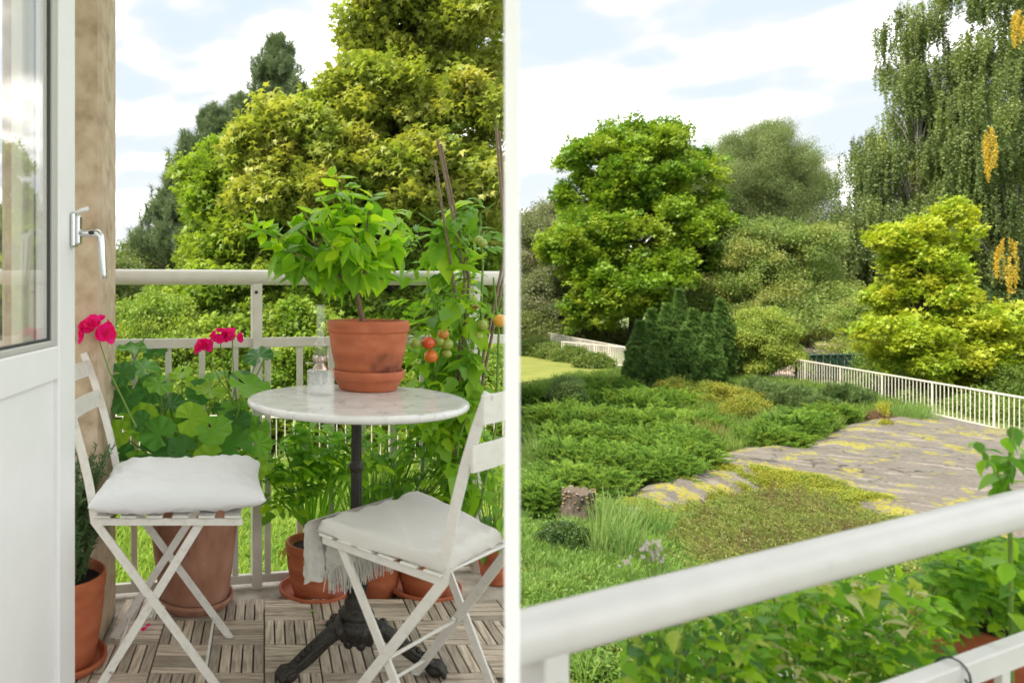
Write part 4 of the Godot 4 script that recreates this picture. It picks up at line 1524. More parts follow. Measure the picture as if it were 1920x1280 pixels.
func mixc(pal: Array) -> Color:
	var a: Array = pal[rng.randi() % pal.size()]
	var c: Array = pal[rng.randi() % pal.size()]
	var f := rng.randf()
	return Color(lerpf(a[0], c[0], f), lerpf(a[1], c[1], f), lerpf(a[2], c[2], f)) * 1.2

func inside(p: Vector3, lim: Array) -> bool:
	if lim.is_empty(): return true
	var r := p.x / -p.z
	return r > lim[0] and r < lim[1]

const LEFT := [-9.0, .330]
const RIGHT := [.3555, 9.0]

# crown of clumps on lobes. lobes: [centre, radii, share]; returns [transforms, colours, clump centres]
func crown(base: Vector3, lobes: Array, per: int, clumps: int, cr: float, pal: Array, lim: Array, scale := Vector2(.8, 1.3), flat := .6, hollow := .45, upright := false) -> Array:
	# every leaf cluster takes one of the palette's leaf colours at random, wherever it sits in the crown
	var xf := []
	var cols := []
	var cc := []
	var total := 0.0
	for l in lobes:
		total += (l[1] as Vector3).x * (l[1] as Vector3).y
	for l in lobes:
		var rad: Vector3 = l[1]
		var nc := int(ceil(clumps * rad.x * rad.y / total))
		for k in nc:
			var d := rdir()
			if d.y < -.3 and rng.randf() < .4: d.y = -d.y
			var f := lerpf(hollow, 1.0, pow(rng.randf(), .5))
			var c: Vector3 = l[0] + d * rad * f
			cc.append(c)
			var col := mixc(pal)
			var sz := cr * rnd(.6, 1.25)
			for j in per:
				var p: Vector3 = c + rdir() * pow(rng.randf(), .5) * Vector3(sz, sz * flat, sz)
				if not inside(p, lim): continue
				var s := rnd(scale.x, scale.y)
				var bs := Basis(Vector3.UP, rnd(0, TAU))
				if not upright:
					bs = bs * Basis(Vector3.RIGHT, rnd(-.9, .9))
				xf.append(Transform3D(bs.scaled(Vector3.ONE * s), p - base))
				cols.append(col.lerp(mixc(pal), .35))
	return [xf, cols, cc]

func limbs(base: Vector3, top: Vector3, r: float, targets: Array, every: int, lim: Array, twig := .03) -> ArrayMesh:
	var b := MB.new()
	var mid := base.lerp(top, .5) + Vector3(rnd(-.15, .15), 0, rnd(-.15, .15))
	b.tube([Vector3(0, -.2, 0), (mid - base) * .4, mid - base, top - base], [r * 1.25, r, r * .75, r * .25], 10)
	for k in range(0, targets.size(), every):
		var c: Vector3 = targets[k]
		if not inside(c, lim): continue
		var f := clampf((c.y - base.y) / maxf(top.y - base.y, .1) - rnd(.15, .35), .18, .92)
		var s := base.lerp(top, f)
		var m := s.lerp(c, .5) + Vector3(0, (c - s).length() * .10, 0)
		var rr := clampf(r * (1.0 - f) * .38, twig, .2)
		b.tube([s - base, m - base, c - base], [rr, rr * .6, rr * .2], 5, false)
	return b.mesh()

func tree(called: String, label: String, group: String, base: Vector3, top: Vector3, lobes: Array, o: Dictionary) -> Node3D:
	var t := thing(called, label, o.get("cat", "tree"), base, group)
	var lim: Array = o.get("lim", [])
	var lumps := lobes.duplicate()
	for l in lobes:
		for k in 3:
			var d := rdir()
			lumps.append([l[0] + d * (l[1] as Vector3) * .8, (l[1] as Vector3) * rnd(.3, .5)])
	var cr := crown(base, lumps, o.per, int(o.clumps * 1.25), o.cr, o.pal, lim, o.get("scale", Vector2(.8, 1.3)), o.get("flat", .6), o.get("inner", .45), o.get("upright", false))
	part(t, "trunk", limbs(base, top, o.get("r", .2), cr[2], o.get("every", 3), lim, o.get("twig", .03)), o.get("bark", M.bark))
	many(t, "crown", o.mesh, o.get("mat", M.foliage), cr[0], cr[1])
	return t

# lobes given as pixels: [px, py, depth, rx px, ry px, rz metres]
func lobes_px(a: Array) -> Array:
	var r := []
	for l in a:
		r.append([P(l[0], l[1], l[2]), Vector3(l[3] / F * l[2], l[4] / F * l[2], l[5])])
	return r

# ------------------------------------------------------------------ terrain
var hn := FastNoiseLite.new()

func ground_y(x: float, z: float) -> float:
	return GROUND + hn.get_noise_2d(x, z) * .10 - maxf(0.0, -z - 60.0) * .01

const ROCK := [[1160, 990], [1175, 940], [1235, 915], [1290, 890], [1320, 868], [1395, 853], [1440, 850], [1510, 850], [1555, 822], [1600, 806], [1680, 790], [1740, 786], [1800, 800], [1870, 815], [1940, 825], [2060, 850], [2060, 960], [1960, 1010], [1850, 1010], [1740, 1002], [1650, 985], [1580, 962], [1520, 935], [1470, 912], [1420, 915], [1340, 935], [1270, 955], [1215, 985]]
var rock_poly := PackedVector2Array()

func rock_inside(p: Vector2) -> float:
	# distance to the outline, positive inside
	var best := 1e9
	for i in rock_poly.size():
		var q := Geometry2D.get_closest_point_to_segment(p, rock_poly[i], rock_poly[(i + 1) % rock_poly.size()])
		best = minf(best, p.distance_to(q))
	return best if Geometry2D.is_point_in_polygon(p, rock_poly) else -best

var rn := FastNoiseLite.new()
func rock_y(p: Vector2, d: float) -> float:
	var s := Vector2(p.x * .8 + p.y * .6, p.y * .8 - p.x * .6)
	var st := rn.get_noise_2d(s.x * .4, s.y * 1.4)
	return GROUND + .11 + smoothstep(-.3, .7, d) * .16 - .35 * (1.0 - smoothstep(-.5, .05, d)) + st * .10 + absf(rn.get_noise_2d(p.x * 2.5, p.y * 2.5)) * .05

func rock_texture(lo: Vector2, hi: Vector2) -> ImageTexture:
	var w := 768
	var im := Image.create(w, w, false, Image.FORMAT_RGB8)
	var a := FastNoiseLite.new(); a.seed = 2; a.frequency = .9; a.fractal_octaves = 5
	var m := FastNoiseLite.new(); m.seed = 14; m.frequency = 1.1; m.fractal_octaves = 5; m.fractal_gain = .62
	var f := FastNoiseLite.new(); f.seed = 6; f.frequency = 5.5; f.fractal_octaves = 3
	var big := FastNoiseLite.new(); big.seed = 31; big.frequency = .16; big.fractal_octaves = 2
	for y in w:
		for x in w:
			var p := lo + (hi - lo) * Vector2((x + .5) / w, (y + .5) / w)
			# foliation runs slantwise across the slab
			var s := Vector2(p.x * .8 + p.y * .6, p.y * .8 - p.x * .6)
			var st := a.get_noise_2d(s.x * .5, s.y * 2.6)
			var g := .5 + .5 * a.get_noise_2d(p.x, p.y)
			var c := Color(.22, .20, .175).lerp(Color(.37, .345, .31), g)
			c = c.lerp(Color(.52, .47, .42), smoothstep(.12, .5, st) * .8)
			c = c * (1.0 + f.get_noise_2d(p.x * 2, p.y * 2) * .35)
			var crack := 1.0 - smoothstep(.0, .035, absf(a.get_noise_2d(s.x * .35 + 40, s.y * .9)))
			c = c.lerp(Color(.05, .04, .03), crack * .9)
			var mo := m.get_noise_2d(p.x, p.y) + f.get_noise_2d(p.x, p.y) * .16 + big.get_noise_2d(p.x, p.y) * .35 + crack * .10
			var k := smoothstep(.09, .25, mo) * clampf(.8 + f.get_noise_2d(p.x * 1.7, p.y * 1.7) * 1.5, .15, 1)
			var moss := Color(.74, .66, .025).lerp(Color(.40, .43, .04), .5 + .5 * f.get_noise_2d(p.x * .5 + 9, p.y * .5))
			c = c.lerp(moss, k * .92)
			im.set_pixel(x, y, lin(c.r * .34, c.g * .335, c.b * .325))
	return ImageTexture.create_from_image(im)

func build_terrain() -> void:
	hn.seed = 12; hn.frequency = .18; hn.fractal_octaves = 3
	for q in ROCK:
		var g := on_ground(q[0], q[1])
		rock_poly.append(Vector2(g.x, g.z))
	var b := MB.new()
	var xs := []
	var zs := []
	var x := -120.0
	while x <= 240.0:
		xs.append(x)
		x += 1.0 if x > -12 and x < 40 else 12.0
	var z := -3.2
	while z > -420.0:
		zs.append(z)
		z -= .8 if z > -45 else 15.0
	for j in zs.size():
		for i in xs.size():
			b.vert(Vector3(xs[i], ground_y(xs[i], zs[j]), zs[j]))
	for j in zs.size() - 1:
		for i in xs.size() - 1:
			var a := j * xs.size() + i
			b.quad(a, a + xs.size(), a + xs.size() + 1, a + 1)
	var gm := tmat(noise_tex("ground", .01, 6, [[0.0, .025, .035, .010], [0.35, .055, .085, .018], [0.6, .095, .135, .026], [1.0, .18, .19, .05]], FastNoiseLite.TYPE_SIMPLEX_SMOOTH, 1024, 25), .22, 1.0, noise_tex("bumpfine", 0.05, 5, []), 3.0, Vector3.ONE, true)
	structure("ground", b.mesh(), gm)
	# mown lawn to the left of the garden, a sheet just above the ground
	b = MB.new()
	var lawn := [on_ground(900, 728), on_ground(1085, 708), on_ground(1165, 694), on_ground(1100, 684), on_ground(1030, 669), on_ground(975, 660), on_ground(930, 655)]
	var poly := PackedVector2Array()
	for p in lawn: poly.append(Vector2(p.x, p.z))
	var lo := poly[0]
	var hi := poly[0]
	for p in poly:
		lo = lo.min(p); hi = hi.max(p)
	var n := 60
	var ids := {}
	for j in n + 1:
		for i in n + 1:
			var p := lo + (hi - lo) * Vector2(float(i) / n, float(j) / n)
			if Geometry2D.is_point_in_polygon(p, poly):
				ids[Vector2i(i, j)] = b.vert(Vector3(p.x, ground_y(p.x, p.y) + .05, p.y))
	for k in ids:
		var e := Vector2i(1, 0)
		var d := Vector2i(0, 1)
		if ids.has(k + e) and ids.has(k + d) and ids.has(k + e + d):
			b.quad(ids[k], ids[k + e], ids[k + e + d], ids[k + d])
	var lm := tmat(noise_tex("lawn", .012, 5, [[0.0, .09, .12, .018], [0.5, .15, .175, .025], [1.0, .20, .20, .035]]), .16, 1.0, noise_tex("bumpfine", 0.05, 5, []), 1.0, Vector3(.5, 1, 2.2), true)
	structure("lawn", b.mesh(), lm)
	# gravel yard beyond the fence
	b = MB.new()
	var yard := [on_ground(1440, 712), on_ground(1800, 712), on_ground(1740, 622), on_ground(1400, 622)]
	b._oriented(Transform3D(), yard.map(func(p): return Vector3(p.x, GROUND + .16, p.z)), Vector3.UP)
	structure("gravel_yard", b.mesh(), tmat(noise_tex("yard", .03, 5, [[0.0, .24, .17, .14], [0.6, .36, .27, .23], [1.0, .44, .36, .31]]), .3, 1.0, null, 0, Vector3.ONE, true))
	# bedrock
	lo = rock_poly[0]; hi = rock_poly[0]
	for p in rock_poly:
		lo = lo.min(p); hi = hi.max(p)
	lo -= Vector2(.6, .6); hi += Vector2(.6, .6)
	b = MB.new()
	rn.seed = 4; rn.frequency = .5; rn.fractal_octaves = 5
	var N := 150
	for j in N + 1:
		for i in N + 1:
			var p := lo + (hi - lo) * Vector2(float(i) / N, float(j) / N)
			var d := rock_inside(p)
			var y := rock_y(p, d)
			b.vert(Vector3(p.x, y, p.y), Vector2(float(i) / N, float(j) / N))
	for j in N:
		for i in N:
			var a := j * (N + 1) + i
			b.quad(a, a + 1, a + N + 2, a + N + 1)
	var rm := StandardMaterial3D.new()
	rm.albedo_texture = rock_texture(lo, hi)
	rm.roughness = .95
	rm.heightmap_enabled = true
	rm.heightmap_texture = noise_tex("rockb", .03, 6, [])
	rm.heightmap_scale = 2.5
	var rock := structure("bedrock", b.mesh(), rm)

func scatter(called: String, label: String, category: String, mesh: Mesh, m: Material, n: int, region: Array, pal: Array, s0: float, s1: float, lim: Array, avoid_rock := true, squash := 1.0) -> void:
	# region: polygon in pixels of the ground
	var poly := PackedVector2Array()
	for q in region:
		var g := on_ground(q[0], q[1])
		poly.append(Vector2(g.x, g.z))
	var lo := poly[0]
	var hi := poly[0]
	for p in poly:
		lo = lo.min(p); hi = hi.max(p)
	var xf := []
	var cols := []
	var tries := 0
	while xf.size() < n and tries < n * 12:
		tries += 1
		var p := Vector2(rnd(lo.x, hi.x), rnd(lo.y, hi.y))
		var ragged := Vector2(hn.get_noise_2d(p.x * 4, p.y * 4), hn.get_noise_2d(p.x * 4 + 50, p.y * 4)) * 1.3
		if not Geometry2D.is_point_in_polygon(p + ragged, poly): continue
		var w := Vector3(p.x, ground_y(p.x, p.y) + .02, p.y)
		if not inside(w, lim): continue
		if avoid_rock and Geometry2D.is_point_in_polygon(p, rock_poly): continue
		if not avoid_rock:
			w.y = maxf(w.y, rock_y(p, rock_inside(p)) - .01)
		var s := rnd(s0, s1)
		xf.append(Transform3D(Basis(Vector3.UP, rnd(0, TAU)).scaled(Vector3(s, s * squash, s)), w))
		var c := mixc(pal)
		# patches of one kind of plant: neighbours lean to the same leaf colour
		var kind: Array = pal[int(absf(hn.get_noise_2d(p.x * 3, p.y * 3)) * 6.0) % pal.size()]
		cols.append(c.lerp(Color(kind[0], kind[1], kind[2]) * 1.2, .55))
	var o := many(self, numbered(called), mesh, m, xf, cols)
	tag(o, label, category, "", "stuff")

func shrub(called: String, label: String, group: String, px: float, py: float, rx: float, h: float, o: Dictionary) -> void:
	var base := on_ground(px, py)
	base.y = ground_y(base.x, base.z)
	var r := rx / F * -base.z
	var hh := h / F * -base.z
	var lobes := [[base + Vector3(0, hh * .5, 0), Vector3(r, hh * .55, r * .9)]]
	if not o.has("cat"): o.cat = "shrub"
	var t := thing(called, label, o.cat, base, group)
	var cr := crown(base, lobes, o.per, o.clumps, o.get("cr", r * .4), o.pal, o.get("lim", RIGHT), o.get("scale", Vector2(.8, 1.3)), o.get("flat", .7), o.get("inner", .3), o.get("upright", false))
	part(t, "stems", limbs(base, base + Vector3(0, hh * .5, 0), .03, cr[2], 2, o.get("lim", RIGHT), .008), M.bark)
	many(t, "foliage", o.mesh, o.get("mat", M.foliage), cr[0], cr[1])

func fence_run(called: String, label: String, pts: Array, h: float, gap: float, singles: bool, group := "") -> void:
	var t := thing(called, label, "fence", Vector3.ZERO, group)
	var joined := MB.new()
	var bal := MB.new()
	bal.box(Vector3(.017, h - .12, .017), .002)
	var bm := bal.mesh()
	for k in pts.size() - 1:
		var a: Vector3 = pts[k]
		var c: Vector3 = pts[k + 1]
		var b := MB.new()
		b.bar(a + Vector3.UP * h, c + Vector3.UP * h, Vector3.UP, .05, .05, .004)
		part(t, "top_rail", b.mesh(), M.white_steel)
		b = MB.new()
		b.bar(a + Vector3.UP * .12, c + Vector3.UP * .12, Vector3.UP, .04, .03, .003)
		part(t, "bottom_rail", b.mesh(), M.white_steel)
		var n := int((c - a).length() / gap)
		for i in n + 1:
			var p := a.lerp(c, float(i) / n)
			if i % 14 == 0 or i == n:
				b = MB.new()
				b.box(Vector3(.04, h + .25, .04), .003, Transform3D(Basis(), p + Vector3.UP * (h / 2 - .125)))
				part(t, "post", b.mesh(), M.white_steel)
			elif singles:
				part(t, "baluster", bm, M.white_steel, Transform3D(Basis(), p + Vector3.UP * (h / 2 + .06)))
			else:
				joined.box(Vector3(.022, h - .12, .022), .002, Transform3D(Basis(), p + Vector3.UP * (h / 2 + .06)))
	if not singles:
		part(t, "balusters", joined.mesh(), M.white_steel).set_meta("kind", "stuff")

func build_garden() -> void:
	# --- fences
	var g0 := P(2010, 846, 18.4)
	var g1 := P(1493, 727, 30.9)
	var g2 := P(1405, 708, 34.5)
	for g in [g0, g1, g2]: g.y = GROUND + .02
	g0.y = GROUND + .02; g1.y = GROUND + .02; g2.y = GROUND + .02
	fence_run("garden_fence", "long white steel picket fence running along the mossy bedrock", [g0, g1, g2], 1.12, .17, true)
	var f0 := P(1178, 692, 37.5)
	var f1 := P(978, 640, 58.0)
	f0.y = GROUND + .02; f1.y = GROUND - .02
	var f2 := f0 + Vector3(-1.6, 0, -4.5)
	fence_run("garden_fence", "weathered white steel fence behind the low hedge by the lawn", [f1, f0, f2], 1.1, .16, false)
	var l0 := Vector3(-7.0, GROUND + .02, -17.2)
	var l1 := Vector3(5.75, GROUND + .02, -16.7)
	fence_run("garden_fence", "white steel fence seen below the marble table beyond the balcony", [l0, l1], 1.1, .2, true)
	# --- green board fence in the yard beyond
	var bt := thing("board_fence", "dark green board fence of rounded boards beyond the white fence", "fence")
	var board := MB.new()
	board.box(Vector3(.30, 1.05, .05), .02)
	board.lathe([Vector2(.0, .52), Vector2(.14, .52), Vector2(.11, .58), Vector2(0, .61)], 12)
	var bmesh := board.mesh()
	for k in 16:
		part(bt, "board", bmesh, mat(lin(.008, .035 + .004 * (k % 3), .022), .5), Transform3D(Basis(), Vector3(23.9 + k * .36, GROUND + .65, -32.2 - k * .05)))
	var br := MB.new()
	br.bar(Vector3(23.7, GROUND + .4, -32.26), Vector3(29.5, GROUND + .4, -33.1), Vector3.UP, .08, .03)
	part(bt, "crossbar", br.mesh(), mat(lin(.01, .03, .02), .6))
	# --- lamp post
	var lb := P(1380, 650, 52.0)
	lb.y = GROUND
	var lt := thing("street_lamp", "black street lamp with a glass lantern among the trees", "street lamp", lb)
	var b := MB.new()
	b.tube([Vector3.ZERO, Vector3(0, 3.4, 0)], [.06, .045], 10)
	part(lt, "pole", b.mesh(), M.iron)
	b = MB.new()
	b.lathe([Vector2(.10, 3.42), Vector2(.24, 3.9)], 12)
	part(lt, "lantern_glass", b.mesh(), M.frost_glass)
	b = MB.new()
	b.lathe([Vector2(.30, 3.9), Vector2(.28, 3.95), Vector2(.1, 4.1), Vector2(0, 4.15)], 16)
	part(lt, "lantern_cap", b.mesh(), M.iron)
	# --- tree stump
	var sp := on_ground(1085, 985)
	var st := thing("tree_stump", "decaying tree stump with bracket fungi and a ragged top", "stump", Vector3(sp.x, ground_y(sp.x, sp.z) + .08, sp.z))
	b = MB.new()
	var sn := FastNoiseLite.new(); sn.seed = 5; sn.frequency = 3.0
	var seg := 36
	for j in 9:
		for i in seg:
			var a := TAU * i / seg
			var hgt := .56 * j / 8.0 - .06
			var r := .24 + .16 * pow(1.0 - j / 8.0, 3) + sn.get_noise_3d(cos(a), hgt * .6, sin(a)) * .09
			b.vert(Vector3(cos(a) * r, hgt + (sn.get_noise_2d(cos(a) * .7, sin(a) * .7) * .09 if j == 8 else 0.0), sin(a) * r))
	for j in 8:
		for i in seg:
			var a := j * seg + i
			var c := j * seg + (i + 1) % seg
			b.tri(a, c, a + seg); b.tri(c, c + seg, a + seg)
	part(st, "bark", b.mesh(), M.bark)
	b = MB.new()
	var ctr := b.vert(Vector3(.02, .46, 0))
	for i in seg:
		var a := TAU * i / seg
		var r := .24 + sn.get_noise_3d(cos(a), .3, sin(a)) * .09
		b.vert(Vector3(cos(a) * r, .50 + sn.get_noise_2d(cos(a) * .7, sin(a) * .7) * .09, sin(a) * r))
	for i in seg:
		b.tri(ctr, 1 + i, 1 + (i + 1) % seg)
	part(st, "cut_face", b.mesh(), tmat(noise_tex("stumptop", .04, 5, [[0.0, .04, .028, .02], [0.5, .085, .065, .05], [1.0, .16, .13, .105]]), 2.0, 1.0))
	for k in 70:
		var a := rnd(0, TAU)
		var y := rnd(.18, .55)
		var r := .25 + sn.get_noise_3d(cos(a), y * .6, sin(a)) * .09
		var fm := MB.new()
		fm.ball(Vector3.ZERO, Vector3(rnd(.018, .034), .010, rnd(.014, .026)), 5, 8)
		part(st, "fungus", fm.mesh(), mat([lin(.24, .17, .06), lin(.18, .11, .06), lin(.22, .19, .15)][k % 3], .8), Transform3D(Basis(Vector3.UP, -a + PI / 2), Vector3(cos(a) * r, y, sin(a) * r)))
	# flat stone at the near edge
	var fs := on_ground(1135, 1100)
	b = MB.new()
	b.ball(Vector3.ZERO, Vector3(.42, .08, .22), 8, 16)
	for i in b.v.size():
		b.v[i] += Vector3(sn.get_noise_2d(b.v[i].x * 2, b.v[i].z * 2), sn.get_noise_2d(b.v[i].z * 3, b.v[i].x * 3) * .3, 0) * .08
	var fso := single("flat_stone", b.mesh(), M.slab, "flat pale brown stone half hidden in grass near the handrail", "stone")
	fso.position = Vector3(fs.x, ground_y(fs.x, fs.z) + .06, fs.z)

	# --- ground cover
	var grass := tuft(22, .21, .17, .005)
	var low := oval_cluster(64, .15, .034, .6, .75)
	var gpal := [[.10, .19, .035], [.15, .25, .05], [.08, .16, .045], [.18, .25, .07]]
	scatter("meadow_grass", "uneven green meadow grass growing beside the balcony in the garden", "grass", grass, M.grass, 3000, [[970, 790], [1120, 930], [1180, 1000], [1250, 1010], [1400, 1120], [1200, 1290], [960, 1290]], gpal, .7, 1.25, RIGHT)
	scatter("weed_cover", "low weeds and clover mixed through the near garden", "ground cover", low, M.foliage, 11000, [[970, 800], [1180, 1000], [1480, 930], [1720, 1010], [1850, 1100], [1500, 1290], [960, 1290]], [[.10, .20, .03], [.15, .25, .045], [.19, .23, .06], [.07, .14, .03]], 1.0, 1.8, RIGHT)
	scatter("stonecrop", "yellow green stonecrop carpet along the lower edge of the bedrock", "ground cover", low, M.foliage, 3200, [[1215, 1010], [1200, 985], [1250, 950], [1370, 912], [1470, 895], [1560, 930], [1640, 965], [1560, 965], [1480, 945], [1380, 960], [1280, 1000]], [[.26, .27, .025], [.21, .25, .03], [.17, .23, .03]], .6, 1.2, RIGHT, false, .6)
	scatter("heath_cover", "brownish green heather below the bedrock by the handrail", "ground cover", oval_cluster(70, .18, .03, .5, 1.0), M.foliage, 4200, [[1290, 995], [1400, 945], [1500, 938], [1620, 972], [1760, 1005], [1800, 1060], [1400, 1120], [1250, 1080]], [[.16, .20, .05], [.21, .23, .07], [.14, .115, .06], [.12, .19, .04], [.17, .24, .06]], 1.0, 1.8, RIGHT)
	scatter("dry_stems", "thin reddish brown dry stems standing in the heather", "dry stems", tuft(16, .42, .14, .003), M.grass, 190, [[1320, 985], [1480, 930], [1640, 985], [1600, 1060], [1350, 1080]], [[.11, .06, .045], [.15, .10, .06]], .6, 1.1, RIGHT)
	scatter("border_grass", "mixed grass and weeds between the shrubs and the white fence", "grass", tuft(20, .40, .2, .008), M.grass, 5200, [[970, 735], [1180, 700], [1420, 712], [1500, 725], [1660, 762], [1760, 790], [1600, 806], [1520, 850], [1300, 870], [1000, 800]], [[.10, .18, .03], [.15, .22, .045], [.08, .16, .035], [.18, .21, .07]], .6, 1.3, RIGHT)
	scatter("far_border_weeds", "leafy weeds filling the bed between the shrubs", "ground cover", oval_cluster(50, .28, .06, .5, .6), M.foliage, 3600, [[970, 745], [1180, 712], [1420, 712], [1660, 762], [1760, 790], [1600, 806], [1520, 850], [1300, 870], [1000, 800]], [[.08, .16, .03], [.13, .20, .04], [.17, .22, .04]], .7, 1.3, RIGHT)
	scatter("lawn_grass", "short bright lawn grass below the balcony railing", "grass", tuft(22, .16, .15, .006), M.grass, 14000, [[-700, 1300], [1060, 1300], [980, 860], [-700, 860]], [[.18, .28, .04], [.25, .34, .06], [.13, .23, .035]], .8, 1.5, LEFT)
	scatter("bed_plants", "leafy ground plants in front of the fence below the balcony", "ground cover", oval_cluster(50, .24, .05, .55, .6), M.foliage, 2600, [[300, 1120], [960, 1120], [965, 880], [300, 880]], [[.10, .22, .03], [.14, .26, .04], [.07, .16, .03]], .8, 1.4, LEFT)

	# --- shrubs
	var spray := frond(16, .38)
	var jp := [[.10, .20, .03], [.15, .26, .035], [.07, .15, .028], [.19, .28, .04]]
	var jl := ["in front of the bedrock", "beside the stump", "at the grass edge", "in the middle of the bed", "below the yellow shrubs", "near the lawn", "by the red flowers", "by the cypresses"]
	var js := [[1050, 850, 62, 42], [1130, 855, 66, 46], [1210, 870, 70, 50], [1275, 890, 52, 44], [1230, 905, 60, 40], [1150, 905, 72, 40], [1080, 890, 60, 40], [1290, 860, 50, 40], [1200, 825, 70, 44], [1110, 815, 60, 40], [1045, 800, 56, 36], [1180, 790, 64, 46], [1240, 780, 54, 44], [1010, 770, 46, 34], [1110, 780, 52, 36], [1290, 820, 50, 34], [1120, 930, 46, 26], [1060, 930, 50, 26], [1010, 960, 40, 26], [1520, 815, 46, 34], [1480, 830, 40, 36], [1445, 845, 40, 34], [1560, 800, 30, 26], [1150, 745, 50, 30], [1080, 750, 40, 26]]
	for k in js.size():
		var q: Array = js[k]
		juniper(q[0], q[1], q[2], q[3], spray, jp)
	var small := oval_cluster(44, .20, .055, .55)
	var yel := [[.22, .23, .03], [.17, .23, .035], [.28, .26, .04], [.12, .19, .03]]
	for q in [[1265, 760, 34, 46, "yellowish leafy shrub before the dark cypresses"], [1345, 770, 38, 44, "yellow green shrub on the right of the juniper bed"], [1310, 735, 32, 34, "sprawling golden shrub below the cypress hedge"], [1400, 800, 36, 46, "tall pale green shrub beside the ornamental grass"], [1385, 770, 30, 38, "pale yellow green shrub behind the ornamental grass"]]:
		shrub("leafy_shrub", q[4], "shrubs in the garden bed", q[0], q[1], q[2], q[3], {"per": 14, "clumps": 46, "mesh": small, "pal": yel, "scale": Vector2(.7, 1.1)})
	shrub("leafy_shrub", "grey green feathery shrub rising at the left of the bed", "shrubs in the garden bed", 1068, 785, 34, 75, {"per": 14, "clumps": 60, "mesh": small, "pal": [[.12, .20, .07], [.16, .22, .08], [.10, .17, .04]], "scale": Vector2(.7, 1.0)})
	shrub("leafy_shrub", "small reddish shrub glowing pink in the juniper bed", "shrubs in the garden bed", 1118, 800, 16, 18, {"per": 12, "clumps": 20, "mesh": small, "pal": [[.45, .06, .06], [.30, .07, .06], [.12, .12, .04]], "scale": Vector2(.6, .9)})
	shrub("leafy_shrub", "dark purplish small shrub beside the pink one", "shrubs in the garden bed", 1146, 780, 16, 22, {"per": 12, "clumps": 20, "mesh": small, "pal": [[.10, .06, .05], [.13, .09, .05]], "scale": Vector2(.6, .9)})
	var needle := needle_tuft(46, .14, .007, .22)
	for q in [[1490, 785, 40, 40, "dark mountain pine left of the bare twig shrub"], [1585, 775, 38, 38, "dwarf mountain pine close to the white fence"], [1540, 795, 34, 30, "low mountain pine above the spreading juniper"], [1450, 770, 36, 36, "mountain pine behind the grass clump"], [1420, 755, 30, 32, "small mountain pine beside the cypress hedge"]]:
		shrub("mountain_pine", q[4], "dwarf pines in the garden bed", q[0], q[1], q[2], q[3], {"per": 12, "clumps": 40, "mesh": needle, "mat": M.needles, "pal": [[.055, .10, .03], [.08, .13, .04], [.10, .15, .05]], "scale": Vector2(.8, 1.3), "upright": true})
	var tall := tuft(60, .75, .35, .006)
	for q in [[1440, 825, "pale ornamental grass clump arching beside the bedrock"], [1470, 815, "soft green ornamental grass clump near the dwarf pines"], [1325, 835, "straw coloured grass clump in front of the shrubs"], [1000, 850, "blue green grass clump at the edge of the juniper"], [1020, 880, "tall blue green grass near the meadow"], [1180, 1010, "bright green grass tussock right of the stump"], [1155, 1050, "long green grass tussock below the stump"], [1715, 800, "green grass tussock at the foot of the white fence"]]:
		var gp := on_ground(q[0], q[1])
		gp.y = ground_y(gp.x, gp.z)
		var o := thing("grass_clump", q[2], "grass", gp, "grass clumps in the garden")
		var xf := []
		var cols := []
		for k in 12:
			xf.append(Transform3D(Basis(Vector3.UP, rnd(0, TAU)).scaled(Vector3.ONE * rnd(.6, 1.1)), Vector3(rnd(-.4, .4), 0, rnd(-.4, .4))))
			var dry: bool = q[0] == 1325
			cols.append(mixc([[.26, .22, .09], [.20, .20, .07]]) if dry else mixc([[.13, .22, .06], [.18, .25, .08], [.10, .20, .05]]))
		many(o, "blades", tall, M.grass, xf, cols)
	shrub("leafy_shrub", "thin yellow leaved sapling on the bedrock by the fence", "shrubs in the garden bed", 1660, 815, 12, 60, {"per": 6, "clumps": 14, "mesh": small, "pal": [[.35, .32, .04], [.25, .28, .04]], "scale": Vector2(.5, .8)})
	shrub("leafy_shrub", "low brown twiggy cushion shrub at the bedrock edge", "shrubs in the garden bed", 1640, 795, 24, 18, {"per": 16, "clumps": 20, "mesh": small, "pal": [[.13, .08, .05], [.17, .11, .07]], "scale": Vector2(.5, .8)})
	shrub("leafy_shrub", "dark leafy undergrowth around the foot of the stump", "shrubs in the garden bed", 1060, 1040, 40, 40, {"per": 16, "clumps": 40, "mesh": oval_cluster(40, .12, .045, .6), "pal": [[.04, .08, .025], [.07, .12, .03]], "scale": Vector2(.7, 1.1)})
	for q in [[1000, 668, 34, 24], [1040, 672, 32, 22], [1075, 680, 30, 20], [1112, 690, 26, 20]]:
		shrub("hedge_bush", "low rounded hedge bush lined up along the lawn before the fence", "hedge bushes by the lawn", q[0], q[1], q[2], q[3], {"per": 16, "clumps": 40, "mesh": oval_cluster(44, .35, .10, .6), "pal": [[.08, .14, .03], [.13, .19, .04], [.16, .20, .05]], "scale": Vector2(.8, 1.2)})

